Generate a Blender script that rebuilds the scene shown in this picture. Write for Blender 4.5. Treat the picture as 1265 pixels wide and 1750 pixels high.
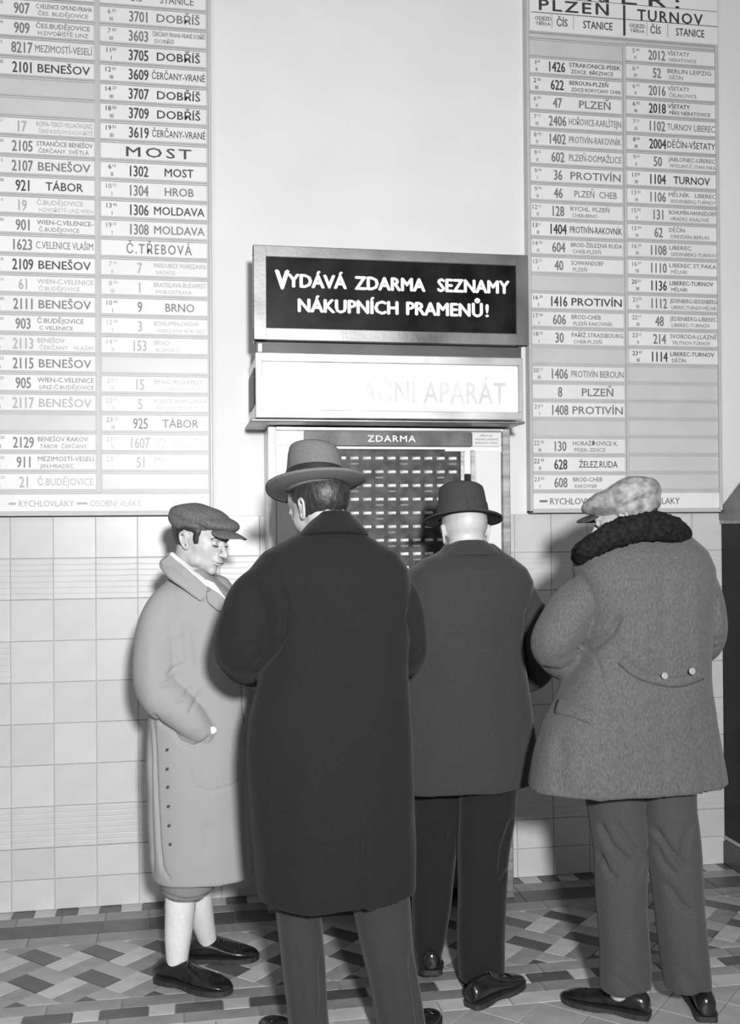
import bpy, bmesh, math, random
import numpy as np
from mathutils import Vector, Matrix, noise as mnoise

for o in list(bpy.data.objects): bpy.data.objects.remove(o)
SC = bpy.context.scene
COL = SC.collection

# ------------------------------------------------------------------ camera
F = 1811.0; YAW, PITCH, ROLL = map(math.radians, (10.09, .58, -.42)); CX, CY = 632.5, 875.0
CAM = np.array([0, -4.6, 1.6])
def _basis():
    cy, sy, cp, sp, cr, sr = math.cos(YAW), math.sin(YAW), math.cos(PITCH), math.sin(PITCH), math.cos(ROLL), math.sin(ROLL)
    f = np.array([sy*cp, cy*cp, sp]); r = np.array([cy, -sy, 0]); u = np.cross(r, f)
    return cr*r+sr*u, -sr*r+cr*u, f
CR, CU, CF = _basis()
cd = bpy.data.cameras.new('camera'); co = bpy.data.objects.new('camera', cd); COL.objects.link(co)
co.matrix_world = Matrix([[CR[0], CU[0], -CF[0], CAM[0]], [CR[1], CU[1], -CF[1], CAM[1]], [CR[2], CU[2], -CF[2], CAM[2]], [0, 0, 0, 1]])
cd.sensor_fit = 'VERTICAL'; cd.sensor_height = 36; cd.lens = 36*F/1750; cd.clip_end = 100
SC.camera = co
def P(px, py, Y):
    """point of the plane at depth Y that the photograph shows at (px, py)"""
    d = CF+(px-CX)/F*CR-(py-CY)/F*CU
    return CAM+(Y-CAM[1])/d[1]*d

# ------------------------------------------------------------------ light
w = bpy.data.worlds.new('hall'); SC.world = w; w.use_nodes = True
w.node_tree.nodes['Background'].inputs[0].default_value = (1, 1, 1, 1)
w.node_tree.nodes['Background'].inputs[1].default_value = .10
def area(name, loc, aim, size, power, shape='DISK', spread=180):
    ld = bpy.data.lights.new(name, 'AREA'); ld.shape = shape; ld.size = size; ld.energy = power; ld.spread = math.radians(spread)
    lo = bpy.data.objects.new(name, ld); COL.objects.link(lo); lo.location = loc
    lo.rotation_euler = (Vector(aim)-Vector(loc)).to_track_quat('-Z', 'Y').to_euler()
    return lo
area('flash_lamp', (.25, -5.7, 2.22), (.5, 0, 1.3), .26, 100, spread=125)
area('left_fill', (-1.6, -6.0, 4.6), (.2, 0, 1.6), 1.2, 26)  # added soft fill from the upper left, for brightness and glare on the boards
SC.view_settings.view_transform = 'Standard'; SC.view_settings.look = 'None'
SC.view_settings.exposure = 0.68; SC.view_settings.gamma = 1; SC.view_settings.use_curve_mapping = False

# ------------------------------------------------------------------ helpers
def tag(o, label=None, cat=None, group=None, kind=None):
    if label: o['label'] = label
    if cat: o['category'] = cat
    if group: o['group'] = group
    if kind: o['kind'] = kind
    return o
MATS = {}
def mat(name, v, rough=.7, ns=0, na=0, bump=0, bs=200, metal=0, coat=0, rnd=0, stretch=None, spec=.5, sheen=0):
    """grey procedural material: albedo v, noise of scale ns and amount na, bump of scale bs, tone varied per object by rnd"""
    if name in MATS: return MATS[name]
    m = bpy.data.materials.new(name); m.use_nodes = True; nt = m.node_tree; N = nt.nodes; L = nt.links
    b = N['Principled BSDF']; b.inputs['Roughness'].default_value = rough; b.inputs['Metallic'].default_value = metal
    b.inputs['Coat Weight'].default_value = coat; b.inputs['Coat Roughness'].default_value = .25
    b.inputs['Specular IOR Level'].default_value = spec; b.inputs['Sheen Weight'].default_value = sheen
    b.inputs['Base Color'].default_value = (v, v, v, 1)
    tc = N.new('ShaderNodeTexCoord'); src = tc.outputs['Object']
    if stretch:
        mp = N.new('ShaderNodeMapping'); mp.inputs['Scale'].default_value = stretch; L.new(src, mp.inputs[0]); src = mp.outputs[0]
    val = None
    if na:
        n = N.new('ShaderNodeTexNoise'); n.inputs['Scale'].default_value = ns; n.inputs['Detail'].default_value = 5; L.new(src, n.inputs['Vector'])
        r = N.new('ShaderNodeMapRange'); r.inputs[1].default_value = .3; r.inputs[2].default_value = .7
        r.inputs[3].default_value = v*(1-na); r.inputs[4].default_value = v*(1+na); L.new(n.outputs[0], r.inputs[0]); val = r.outputs[0]
    if rnd:
        oi = N.new('ShaderNodeObjectInfo'); r = N.new('ShaderNodeMapRange'); r.inputs[3].default_value = 1-rnd; r.inputs[4].default_value = 1+rnd
        L.new(oi.outputs['Random'], r.inputs[0]); mu = N.new('ShaderNodeMath'); mu.operation = 'MULTIPLY'; L.new(r.outputs[0], mu.inputs[0])
        if val: L.new(val, mu.inputs[1])
        else: mu.inputs[1].default_value = v
        val = mu.outputs[0]
    if val:
        cb = N.new('ShaderNodeCombineColor'); [L.new(val, cb.inputs[i]) for i in range(3)]; L.new(cb.outputs[0], b.inputs['Base Color'])
    if bump:
        n = N.new('ShaderNodeTexNoise'); n.inputs['Scale'].default_value = bs; n.inputs['Detail'].default_value = 3; L.new(src, n.inputs['Vector'])
        bp = N.new('ShaderNodeBump'); bp.inputs['Strength'].default_value = bump; bp.inputs['Distance'].default_value = .002
        L.new(n.outputs[0], bp.inputs['Height']); L.new(bp.outputs[0], b.inputs['Normal'])
    MATS[name] = m; return m
def wave_tile_mat():
    m = mat('glazed_tile_combed', .55, .35, 9, .06, rnd=.045)
    N = m.node_tree.nodes; L = m.node_tree.links; tc = N.new('ShaderNodeTexCoord')
    wv = N.new('ShaderNodeTexWave'); wv.bands_direction = 'Z'; wv.inputs['Scale'].default_value = 13; wv.inputs['Distortion'].default_value = 1.6
    wv.inputs['Detail Scale'].default_value = .6; wv.inputs['Detail'].default_value = 1; L.new(tc.outputs['Object'], wv.inputs['Vector'])
    cr = N.new('ShaderNodeMapRange'); cr.inputs[1].default_value = 0; cr.inputs[2].default_value = .12; L.new(wv.outputs['Fac'], cr.inputs[0])
    bp = N.new('ShaderNodeBump'); bp.inputs['Strength'].default_value = .45; bp.inputs['Distance'].default_value = .0025
    L.new(cr.outputs[0], bp.inputs['Height']); L.new(bp.outputs[0], N['Principled BSDF'].inputs['Normal'])
    return m

def mesh(name, V, Fc, m=None, smooth=False):
    me = bpy.data.meshes.new(name); me.from_pydata([tuple(v) for v in V], [], [tuple(f) for f in Fc]); me.update()
    if m: me.materials.append(m)
    if smooth: me.shade_smooth()
    return me
def obj(name, me, parent=None, m=None):
    if m is not None and not me.materials: me.materials.append(m)
    o = bpy.data.objects.new(name, me); COL.objects.link(o)
    if parent: o.parent = parent
    return o
def empty(name, loc=(0, 0, 0)):
    o = bpy.data.objects.new(name, None); COL.objects.link(o); o.location = loc; o.empty_display_size = .1; return o
class MB:
    def __init__(s): s.V = []; s.F = []
    def add(s, V, Fc):
        n = len(s.V); s.V += [tuple(v) for v in V]; s.F += [tuple(i+n for i in f) for f in Fc]; return s
    def box(s, a, b, bev=0):
        (x0, y0, z0), (x1, y1, z1) = a, b
        if not bev:
            return s.add([(x0,y0,z0),(x1,y0,z0),(x1,y1,z0),(x0,y1,z0),(x0,y0,z1),(x1,y0,z1),(x1,y1,z1),(x0,y1,z1)],
                         [(0,3,2,1),(4,5,6,7),(0,1,5,4),(1,2,6,5),(2,3,7,6),(3,0,4,7)])
        bm = bmesh.new(); bmesh.ops.create_cube(bm, size=1)
        for v in bm.verts: v.co = Vector(((v.co.x+.5)*(x1-x0)+x0, (v.co.y+.5)*(y1-y0)+y0, (v.co.z+.5)*(z1-z0)+z0))
        bmesh.ops.bevel(bm, geom=bm.edges[:], offset=bev, segments=1, affect='EDGES')
        bm.verts.index_update(); s.add([v.co[:] for v in bm.verts], [[v.index for v in f.verts] for f in bm.faces]); bm.free(); return s
    def prism(s, poly, z0, z1, ins=0):
        """upright prism over a floor polygon (counter-clockwise), its top edge chamfered by ins"""
        c = np.mean(poly, axis=0); n = len(poly); top = [(p[0]+(c[0]-p[0])*ins, p[1]+(c[1]-p[1])*ins, z1) for p in poly]
        V = [(p[0], p[1], z0) for p in poly]+[(p[0], p[1], z1-.001) for p in poly]+top
        Fc = [(i, (i+1) % n, n+(i+1) % n, n+i) for i in range(n)]+[(n+i, n+(i+1) % n, 2*n+(i+1) % n, 2*n+i) for i in range(n)]
        Fc += [tuple(range(2*n, 3*n)), tuple(range(n-1, -1, -1))]
        return s.add(V, Fc)
    def build(s, name, m, parent=None, smooth=False): return obj(name, mesh(name, s.V, s.F, m, smooth), parent)
def grid_tube(R, closed_ends=True):
    """faces that join equal rings of points, ends capped with a fan"""
    n = len(R[0]); V = [p for r in R for p in r]; Fc = []
    for i in range(len(R)-1):
        for j in range(n):
            k = (j+1) % n; Fc.append((i*n+j, i*n+k, (i+1)*n+k, (i+1)*n+j))
    if closed_ends:
        a = len(V); V.append(np.mean(R[0], axis=0)); V.append(np.mean(R[-1], axis=0)); e = (len(R)-1)*n
        for j in range(n):
            k = (j+1) % n; Fc.append((a, k, j)); Fc.append((a+1, e+j, e+k))
    return V, Fc
def ell_ring(c, rx, ry, n=40, rot=0, p=2.0, tilt=0):
    out = []
    for i in range(n):
        t = 2*math.pi*i/n; a, b = math.cos(t), math.sin(t)
        x = rx*math.copysign(abs(a)**(2/p), a); y = ry*math.copysign(abs(b)**(2/p), b)
        X = x*math.cos(rot)-y*math.sin(rot); Yy = x*math.sin(rot)+y*math.cos(rot)
        out.append(np.array([c[0]+X, c[1]+Yy, c[2]+tilt*Yy]))
    return out
def loft_px(rows, Yc, n=44, p=2.3, hollow=0, hollow_top=0):
    """closed garment volume from rows (py, left px, right px, half depth, y shift, tilt)"""
    R = []
    for r in rows:
        py, xl, xr, ry = r[:4]; dy = r[4] if len(r) > 4 else 0; tl = r[5] if len(r) > 5 else 0
        a = P(xl, py, Yc+dy); b = P(xr, py, Yc+dy); z = P((xl+xr)/2, py, Yc+dy-ry)[2]+tl*ry
        R.append(ell_ring(((a[0]+b[0])/2, Yc+dy, z), (b[0]-a[0])/2, ry, n, 0, p, tl))
    if hollow:
        last = np.array(R[-1]); c = last.mean(axis=0)
        rad = np.hypot(last[:, 0]-c[0], last[:, 1]-c[1]); s = 1-hollow/rad.mean()
        R.append([c+(q-c)*np.array([s, s, 1]) for q in last]); R.append([c+(q-c)*np.array([s*.96, s*.96, 1])+np.array([0, 0, .1]) for q in last])
    return grid_tube(R)
def tube(pts, rad, n=20, flat=1.0):
    pts = [np.array(p, float) for p in pts]; R = []; T = []
    for i in range(len(pts)):
        t = pts[min(i+1, len(pts)-1)]-pts[max(i-1, 0)]; T.append(t/np.linalg.norm(t))
    up = np.array([0, 0, 1.]) if abs(T[0][2]) < .9 else np.array([0, 1., 0]); u = np.cross(T[0], up); u /= np.linalg.norm(u)
    for i, p in enumerate(pts):
        u = u-T[i]*(u@T[i]); u /= np.linalg.norm(u); v = np.cross(T[i], u)
        R.append([p+rad[i]*(math.cos(2*math.pi*j/n)*u+flat*math.sin(2*math.pi*j/n)*v) for j in range(n)])
    # rounded ends
    def cap(p, t, ring, s): return [[p+t*s*.5+(q-p)*.85 for q in ring], [p+t*s*.85+(q-p)*.5 for q in ring]]
    c0 = cap(pts[0], -T[0], R[0], rad[0]); c1 = cap(pts[-1], T[-1], R[-1], rad[-1])
    return grid_tube(c0[::-1]+R+c1)
def smooth_path(pts, rad, k=6):
    """Catmull-Rom subdivision of a limb"""
    P4 = [np.append(np.array(p, float), r) for p, r in zip(pts, rad)]; P4 = [2*P4[0]-P4[1]]+P4+[2*P4[-1]-P4[-2]]; out = []
    for i in range(1, len(P4)-2):
        a, b, c, d = P4[i-1:i+3]
        for j in range(k):
            t = j/k; out.append(.5*((2*b)+(-a+c)*t+(2*a-5*b+4*c-d)*t*t+(-a+3*b-3*c+d)*t**3))
    out.append(P4[-2]); return [o[:3] for o in out], [max(o[3], .002) for o in out]
def limb(pts, rad, n=24, flat=1.0):
    a, b = smooth_path(pts, rad); return tube(a, b, n, flat)
def blob(c, r, M=None, nu=20, nv=12):
    R = []
    for i in range(1, nv):
        ph = -math.pi/2+math.pi*i/nv
        R.append([np.array([c[0]+r[0]*math.cos(ph)*math.cos(2*math.pi*j/nu), c[1]+r[1]*math.cos(ph)*math.sin(2*math.pi*j/nu), c[2]+r[2]*math.sin(ph)]) for j in range(nu)])
    V, Fc = grid_tube(R)
    V[-2] = np.array([c[0], c[1], c[2]-r[2]]); V[-1] = np.array([c[0], c[1], c[2]+r[2]])
    return V, Fc
def fuse(name, parts, voxel, smooth=3, m=None, fac=.5):
    """one skin over several closed volumes"""
    b = MB(); [b.add(*p) for p in parts]; me = mesh('raw', b.V, b.F)
    bm = bmesh.new(); bm.from_mesh(me); bmesh.ops.recalc_face_normals(bm, faces=bm.faces[:]); bm.to_mesh(me); bm.free()
    o = bpy.data.objects.new('tmp', me); COL.objects.link(o)
    r = o.modifiers.new('r', 'REMESH'); r.mode = 'VOXEL'; r.voxel_size = voxel; r.adaptivity = 0
    if smooth:
        s = o.modifiers.new('s', 'SMOOTH'); s.iterations = smooth; s.factor = fac
    dg = bpy.context.evaluated_depsgraph_get(); out = bpy.data.meshes.new_from_object(o.evaluated_get(dg)); out.name = name
    bpy.data.objects.remove(o); bpy.data.meshes.remove(me)
    out.materials.clear()
    if m: out.materials.append(m)
    out.shade_smooth(); return out
def getco(me):
    a = np.empty(len(me.vertices)*3); me.vertices.foreach_get('co', a); n = np.empty(len(me.vertices)*3); me.vertices.foreach_get('normal', n)
    return a.reshape(-1, 3), n.reshape(-1, 3)
def setco(me, a): me.vertices.foreach_set('co', a.ravel()); me.update()
def folds(me, strokes, Y, facing=-.05):
    """press creases (depth > 0) or raise ridges (depth < 0) along lines of the cloth: ([(px, py), ...], width px, depth m)"""
    a, n = getco(me); D = np.zeros(len(a)); X = a[:, [0, 2]]
    for pts, wd, dep in strokes:
        q = [P(x, y, Y)[[0, 2]] for x, y in pts]; wm = wd/540.; best = np.full(len(a), 9.); end = np.ones(len(a)); tot = len(q)-1
        for i in range(tot):
            s, e = q[i], q[i+1]; d = e-s; t = np.clip(((X-s)@d)/(d@d), 0, 1); dist = np.linalg.norm(X-s-t[:, None]*d, axis=1)
            u = (i+t)/tot; tp = np.clip(np.minimum(u, 1-u)*5+.25, 0, 1); k = dist < best; best[k] = dist[k]; end[k] = tp[k]
        D += dep*np.exp(-(best/wm)**2)*end
    D *= (n[:, 1] < facing); setco(me, a-n*D[:, None]); return me
def rumple(me, amp, scale, seed=0, sq=(1, 1, 1)):
    a, n = getco(me); d = np.array([mnoise.noise(Vector((p[0]*scale*sq[0]+seed, p[1]*scale*sq[1], p[2]*scale*sq[2]))) for p in a])
    setco(me, a+n*(d*amp)[:, None]); return me
def join_meshes(name, ms, m=None):
    bm = bmesh.new()
    for x in ms: bm.from_mesh(x)
    me = bpy.data.meshes.new(name); bm.to_mesh(me); bm.free()
    if m: me.materials.clear(); me.materials.append(m)
    me.shade_smooth(); return me
def Rot(yaw=0, pitch=0, roll=0):
    return np.array((Matrix.Rotation(math.radians(yaw), 3, 'Z') @ Matrix.Rotation(math.radians(pitch), 3, 'X') @ Matrix.Rotation(math.radians(roll), 3, 'Y')))
def xf(me, R, t):
    a, _ = getco(me); setco(me, a@np.array(R).T+np.array(t)); return me

# lettering ------------------------------------------------------------
_tc = {}
def glyphs(s, bold=0, space=1.0):
    k = (s, bold, space)
    if k not in _tc:
        c = bpy.data.curves.new('t', 'FONT'); c.body = s; c.size = 1; c.resolution_u = 2; c.space_character = space; c.fill_mode = 'FRONT'
        o = bpy.data.objects.new('t', c); COL.objects.link(o); dg = bpy.context.evaluated_depsgraph_get(); dg.update()
        me = bpy.data.meshes.new_from_object(o.evaluated_get(dg)); bpy.data.objects.remove(o); bpy.data.curves.remove(c)
        V = [v.co[:2] for v in me.vertices]; Fc = [tuple(p.vertices) for p in me.polygons]; bpy.data.meshes.remove(me)
        if not V: V = [(0, 0), (.01, 0), (0, .01)]; Fc = [(0, 1, 2)]
        _tc[k] = (V, Fc)
    return _tc[k]
CAPH = .73
def put_text(mb, s, x, z, h, Y, wmax=None, w=None, align='c', bold=0, space=1.0, hs=None):
    """flat lettering of capital height h, baseline centred on z, in the wall-parallel plane Y"""
    V, Fc = glyphs(s, 0, space); xs = [v[0] for v in V]; x0, x1 = min(xs), max(xs); sz = h/CAPH; sx = sz
    if hs: sx = sz*hs
    elif w: sx = w/(x1-x0)
    elif wmax and (x1-x0)*sx > wmax: sx = wmax/(x1-x0)
    W = (x1-x0)*sx; ox = {'c': x-W/2, 'l': x, 'r': x-W}[align]
    for k, (dx, dz) in enumerate(((0, 0), (-1, 0), (1, 0), (0, .7), (0, -.7)) if bold else ((0, 0),)):   # a heavier face: the strokes doubled
        mb.add([(ox+(v[0]-x0)*sx+dx*bold*sz, Y-k*1e-5, z-h/2+v[1]*sz+dz*bold*sz) for v in V], Fc)

# ------------------------------------------------------------------ materials
plaster = mat('painted_plaster', .72, .75, 3, .03, .25, 60)
tile_m = mat('glazed_tile', .55, .3, 9, .05, .08, 30, rnd=.045)
tile_w = wave_tile_mat()
grout = mat('tile_grout', .45, .9, 40, .1)
FL = {'d': mat('dark_floor_tile', .095, .42, 12, .2, .1, 60, rnd=.16), 'm': mat('grey_floor_tile', .27, .42, 12, .15, .1, 60, rnd=.14), 'l': mat('light_floor_tile', .50, .42, 12, .12, .1, 60, rnd=.1), 'g': mat('mid_floor_tile', .36, .42, 8, .15, .1, 60, rnd=.08)}
enamel = mat('white_enamel', .74, .32, 8, .03, rnd=.03)
blank_m = mat('grey_enamel', .55, .4, 8, .04, rnd=.02)
rail_m = mat('painted_rail', .5, .45, 12, .05)
board_m = mat('board_backing', .5, .5, 10, .05)
INK = {'k': mat('black_ink', .04, .5), 'g': mat('grey_ink', .17, .5), 'l': mat('glare_pale_ink', .38, .5)}  # paler inks: print tone varies by row, and glare washing it out is included
steel = mat('brushed_steel', .5, .34, 6, .35, .1, 120, metal=.75, stretch=(1, 1, 6))
steel_d = mat('dull_steel', .3, .42, 5, .45, .1, 120, metal=.6)
white_p = mat('white_painted_metal', .78, .3, 8, .03)
black_g = mat('black_lacquer', .009, .45, 5, .5, .05, 60, spec=.2)

# ================================================================== SETTING
# back wall: plastered above, tiled to head height
wall = MB().box((-2.6, 0, -.05), (4.2, .2, 4.9)).build('wall_back', plaster); tag(wall, kind='structure')
TR = [0, .128, .257]+[.257+.172*i for i in range(1, 9)]
TR[-1] = 1.634
tb = MB().box((-1.6, -.004, 0), (3.1, .0, 1.634)).build('tile_bed', grout, wall)
XL = [-.700-.172*k for k in range(5, 0, -1)]+[-.7+.172*k for k in range(7)]
XR = [1.478+.172*k for k in range(8)]
tcache = {}
def wall_tile(x0, x1, z0, z1, wavy):
    key = (round(x1-x0, 4), round(z1-z0, 4), wavy)
    if key not in tcache:
        g = .0011; b = MB().box((g, -.0105, g), (x1-x0-g, -.003, z1-z0-g), .0012); tcache[key] = mesh('wall_tile', b.V, b.F, tile_w if wavy else tile_m)
    o = obj('wall_tile', tcache[key], wall); o.location = (x0, random.uniform(-.0006, .0006), z0); return o
random.seed(4)
for i in range(len(TR)-1):
    for xs in (XL, XR):
        for k in range(len(xs)-1): wall_tile(xs[k], xs[k+1], TR[i], TR[i+1], i in (2, 8) or (i in (4, 6) and random.random() < .25))
    for a, b in ((-.7+.172*6, -.7+.172*7), (1.306, 1.478)): wall_tile(a, b, TR[i], TR[i+1], i in (2, 8))

# floor: bands and a basket weave border of small tiles
floor = MB().box((-3.2, -7, -.06), (5, .0, -.0045)).build('floor', mat('floor_grout', .26, .85, 30, .1)); tag(floor, kind='structure')
pieces = []
def clip(poly, axis, val, keep_less):
    out = []
    for i in range(len(poly)):
        a, b = poly[i], poly[(i+1) % len(poly)]; ia = (a[axis] <= val) == keep_less; ib = (b[axis] <= val) == keep_less
        if ia: out.append(a)
        if ia != ib:
            t = (val-a[axis])/(b[axis]-a[axis]); out.append((a[0]+t*(b[0]-a[0]), a[1]+t*(b[1]-a[1])))
    return out
def area2(p): return .5*sum(p[i][0]*p[(i+1) % len(p)][1]-p[(i+1) % len(p)][0]*p[i][1] for i in range(len(p)))
def ft(poly, c):
    if len(poly) > 2 and abs(area2(poly)) > 2e-4:
        if area2(poly) < 0: poly = poly[::-1]
        cc = np.mean(poly, axis=0); poly = [tuple(cc+(np.array(p)-cc)*(1-.0022/np.linalg.norm(np.array(p)-cc))) for p in poly]
        pieces.append((poly, c))
def band(x0, x1, y0, y1, seq, start):
    i = 0; x = start
    while x > x0: x -= sum(w for w, c in seq)
    while x < x1:
        w_, c = seq[i % len(seq)]; ft([(x, y0), (x+w_, y0), (x+w_, y1), (x, y1)], c); x += w_; i += 1
FX0, FX1 = -2.4, 4.2
band(FX0, FX1, -.09, -.002, [(.0855, 'd'), (.0885, 'l')], 1.571)
band(FX0, FX1, -.175, -.09, [(.174, 'm')], 1.60)
band(FX0, FX1, -.31, -.175, [(.174, 'd')], 1.597)
band(FX0, FX1, -.40, -.31, [(.26, 'm'), (.26, 'm')], 1.49)
S = .1605; e1 = np.array([1, -1])/math.sqrt(2); e2 = np.array([1, 1])/math.sqrt(2); A0 = np.array([1.204, -.70])
for i in range(-34, 36):
    for j in range(-34, 36):
        o0 = A0+i*S*e1+j*S*e2
        if o0[0] < FX0-.3 or o0[0] > FX1 or not (-1.3 < o0[1] < 0): continue
        par = (i+j) % 2 == 0
        for h in (0, 1):
            if par: q = [o0+h*S/2*e2, o0+S*e1+h*S/2*e2, o0+S*e1+(h+1)*S/2*e2, o0+(h+1)*S/2*e2]; c = 'd' if h == 0 else 'g'
            else: q = [o0+h*S/2*e1, o0+(h+1)*S/2*e1, o0+(h+1)*S/2*e1+S*e2, o0+h*S/2*e1+S*e2]; c = 'l' if h == 0 else 'm'
            q = [tuple(v) for v in q]; q = clip(q, 1, -.40, True)
            if q: q = clip(q, 1, -.91, False)
            if q: ft(q, c)
band(FX0, FX1, -.985, -.91, [(.2435, 'm')], .04)
band(FX0, FX1, -1.06, -.985, [(.157, 'd'), (.0865, 'l')], -.029)
band(FX0, FX1, -1.13, -1.06, [(.2435, 'm')], .0)
band(FX0, FX1, -1.21, -1.13, [(.2435, 'l')], .1)
Q = .17
for i in range(-40, 42):
    for j in range(-40, 42):
        o0 = np.array([1.05, -1.33])+i*Q*e1+j*Q*e2
        if o0[0] < FX0 or o0[0] > FX1 or not (-5.2 < o0[1] < -1.0): continue
        q = clip([tuple(o0), tuple(o0+Q*e1), tuple(o0+Q*(e1+e2)), tuple(o0+Q*e2)], 1, -1.21, True)
        if q: ft(q, 'g')
def seen(p):
    c = np.mean(p, axis=0); d = np.array([c[0], c[1], 0])-CAM; z = d@CF; x = CX+F*(d@CR)/z; y = CY-F*(d@CU)/z
    return -40 < x < 1305 and y < 1790
pieces.sort(key=lambda q: (not seen(q[0]), -abs(area2(q[0]))/(4.6+np.mean(q[0], axis=0)[1])**2))
rest = {}
for i, (p, c) in enumerate(pieces):
    dz = random.uniform(-.0004, .0004); cc = np.mean(p, axis=0)
    if i < 300:
        o = MB().prism([(a-cc[0], b-cc[1]) for a, b in p], -.006, 0, .02).build('floor_tile', FL[c], floor); o.location = (cc[0], cc[1], dz)
    else: rest.setdefault(c, MB()).prism(p, -.006, dz, .02)
allr = MB(); mi = []
for k, c in enumerate('dmlg'):
    if c in rest: n = len(allr.F); allr.add(rest[c].V, rest[c].F); mi += [k]*(len(allr.F)-n)
o = allr.build('floor_tile_field', FL['d'], floor); [o.data.materials.append(FL[c]) for c in 'mlg']
o.data.polygons.foreach_set('material_index', mi); tag(o, kind='stuff')

# ================================================================== TIMETABLE BOARDS
def plate(board, x0, x1, zc, spec, offs, YF):
    """one sliding timetable plate with its print; spec = 'hour|minute|class|number|station|ink'"""
    h = .0655; rw = random.uniform
    b = MB().box((x0+.002, YF-.004, zc-h/2), (x1-.002, YF+.002, zc+h/2), .0015)
    o = b.build('blank_plate' if spec is None else 'plate', blank_m if spec is None else enamel, board)
    if spec is None: return
    t = MB(); Y = YF-.0048; f = spec.split('|')
    if len(f) == 2:   # heading plate
        put_text(t, f[0], (x0+x1)/2+.02, zc, .043, Y, w=.27 if len(f[0]) < 6 else .27, bold=.012, space=1.25)
        ink = f[1]
    else:
        hh, mm, cl, num, st, ink = f; tx, nx, s0, s1 = offs
        if hh:
            put_text(t, hh, x0+tx-.004, zc+.014, .021, Y, align='r', wmax=.026, bold=.01)
            put_text(t, mm, x0+tx+.001, zc+.018, .013, Y, align='l', wmax=.022, bold=.01)
            put_text(t, cl, x0+tx-.002, zc-.018, .016, Y, wmax=.026, bold=.015)
        put_text(t, num, x0+nx, zc, .047, Y, hs=.66, bold=.018)
        L = st.split('/'); W = s1-s0
        if len(L) == 1:
            s = L[0]; big = len(s) <= 9
            put_text(t, s, x0+(s0+s1)/2, zc, .036 if big else .031, Y, w=min(W, (.03 if big else .0185)*len(s)), bold=.015 if big else .006)
        else:
            put_text(t, L[0], x0+s0+.004, zc+.013, .020, Y, align='l', w=min(W-.004, .0155*len(L[0])), bold=.012)
            put_text(t, L[1], x0+s0+.012, zc-.017, .014 if L[1].islower() else .017, Y, align='l', w=min(W-.012, .0135*len(L[1])), bold=.006)
    t.build('lettering', INK[ink], o)
def column(board, x0, x1, ztop, rows, offs, YF):
    for i, s in enumerate(rows): plate(board, x0, x1, ztop-.0819*i, s, offs, YF if s is not None else YF+.004)
    for i in range(len(rows)+1):
        z = ztop-.0819*(i-.5)
        pr = [(.002, -.0068), (-.0035, -.0068), (-.0035, -.0008), (-.0008, -.0008), (-.0008, .0012), (-.0065, .0012), (-.0065, .0042), (.002, .0042)]
        MB().add([(x, YF+a, z+b) for x in (x0, x1) for a, b in pr], [(k, (k+1) % 8, (k+1) % 8+8, k+8) for k in range(8)]+[tuple(range(7, -1, -1)), tuple(range(8, 16))]).build('rail', rail_m, board)
YF = -.04
LL = ['0|05|II|907|C.VELENICE GMÜND-PRAHA/ČES. BUDĚJOVICE|g', '0|30|II|909|ČES.BUDĚJOVICE/H.DVOŘIŠTĚ LINZ|g', '1|15|II|8217|MEZIMOSTÍ-VESELÍ|g', '4|25|II|2101|BENEŠOV|k', None, None,
 '6|07|I|17|ROMA-TERST-VILLACH-LINZ/ČESKÉ BUDĚJOVICE-H.DVOŘIŠTĚ|l', '6|20|II|2105|STRANČICE BENEŠOV/ČERČANY  SVĚTLÁ|g', '7|15|II|2107|BENEŠOV|g', '8|00|II|921|TÁBOR|k', '8|18|I|19|Č.BUDĚJOVICE/H.DVOŘIŠTĚ-LINZ-WIEN|l',
 '9|30|I|901|WIEN-C.VELENICE-/Č.BUDĚJOVICE|g', '10||II|1623|C.VELENICE VLAŠIM|g', '12|10|II|2109|BENEŠOV|k', '13|26|I|61|WIEN-C.VELENICE/Č.BUDĚJOVICE|l', '14|05|II|2111|BENEŠOV|g', '15|10|I|903|Č.BUDĚJOVICE/C.VELENICE|g',
 '16|01|II|2113|BENEŠOV/ČERČANY   VLAŠIM|l', '17|12|II|2115|BENEŠOV|g', '17|31|I|905|WIEN-C.VELENICE/LINZ-Č.BUDĚJOVICE|g', '18|10|II|2117|BENEŠOV|l', None, '20|30|II|2129|BENEŠOV RAKOV/TÁBOR  ČERČANY|g',
 '21|16|I|911|MEZIMOSTÍ-VESELÍ/JIN.HRADEC|g', '23|50|I|21|Č.BUDĚJOVICE|l']
LR = ['6|35|III|3701|DOBŘÍŠ|g', '7|00|III|3603|ČERČANY-PRAHA-VRANÉ DOBŘÍŠ/DOBŘÍŠ|g', '11|30|I|3705|DOBŘÍŠ|k', '12|10|III|3609|ČERČANY-VRANÉ|k', '14|27|III|3707|DOBŘÍŠ|k', '18|50|III|3709|DOBŘÍŠ|k', '19|31|III|3619|ČERČANY-VRANÉ|k',
 'MOST|k', '6|15|II|1302|MOST|k', '10|15|I|1304|HROB|g', '13|42|I|1306|MOLDAVA|k', '19|15|I|1308|MOLDAVA|g', 'Č.TŘEBOVÁ|g', '7|10|II|7|PARDUBICE WARSZAWA/NÁCHOD|l', '8|00|III|1|BRATISLAVA-BUDAPEST/MOR.OSTRAVA|l', '10|40|I|9|BRNO|g',
 '12|40|I|3|BOHUMÍN-LWOW/WARSZAWA BUKUREŠŤ|l', '14|30|II|153|BRNO/BLANSKO|l', None, '21|05|II|15|BRNO-BUDAPEST/LVOV BRATISLAVA WIEN|l', '22|10|I|5|KOŠICE WARSZAWA/BRNO BUDAPEST|l', '23|25|III|925|TÁBOR|g',
 '23|40|III|1607|WIEN-C.VELENICE-GMÜND/Č.BUDĚJOVICE|l', '23|55|I|51|BRNO/|l', None]
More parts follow.
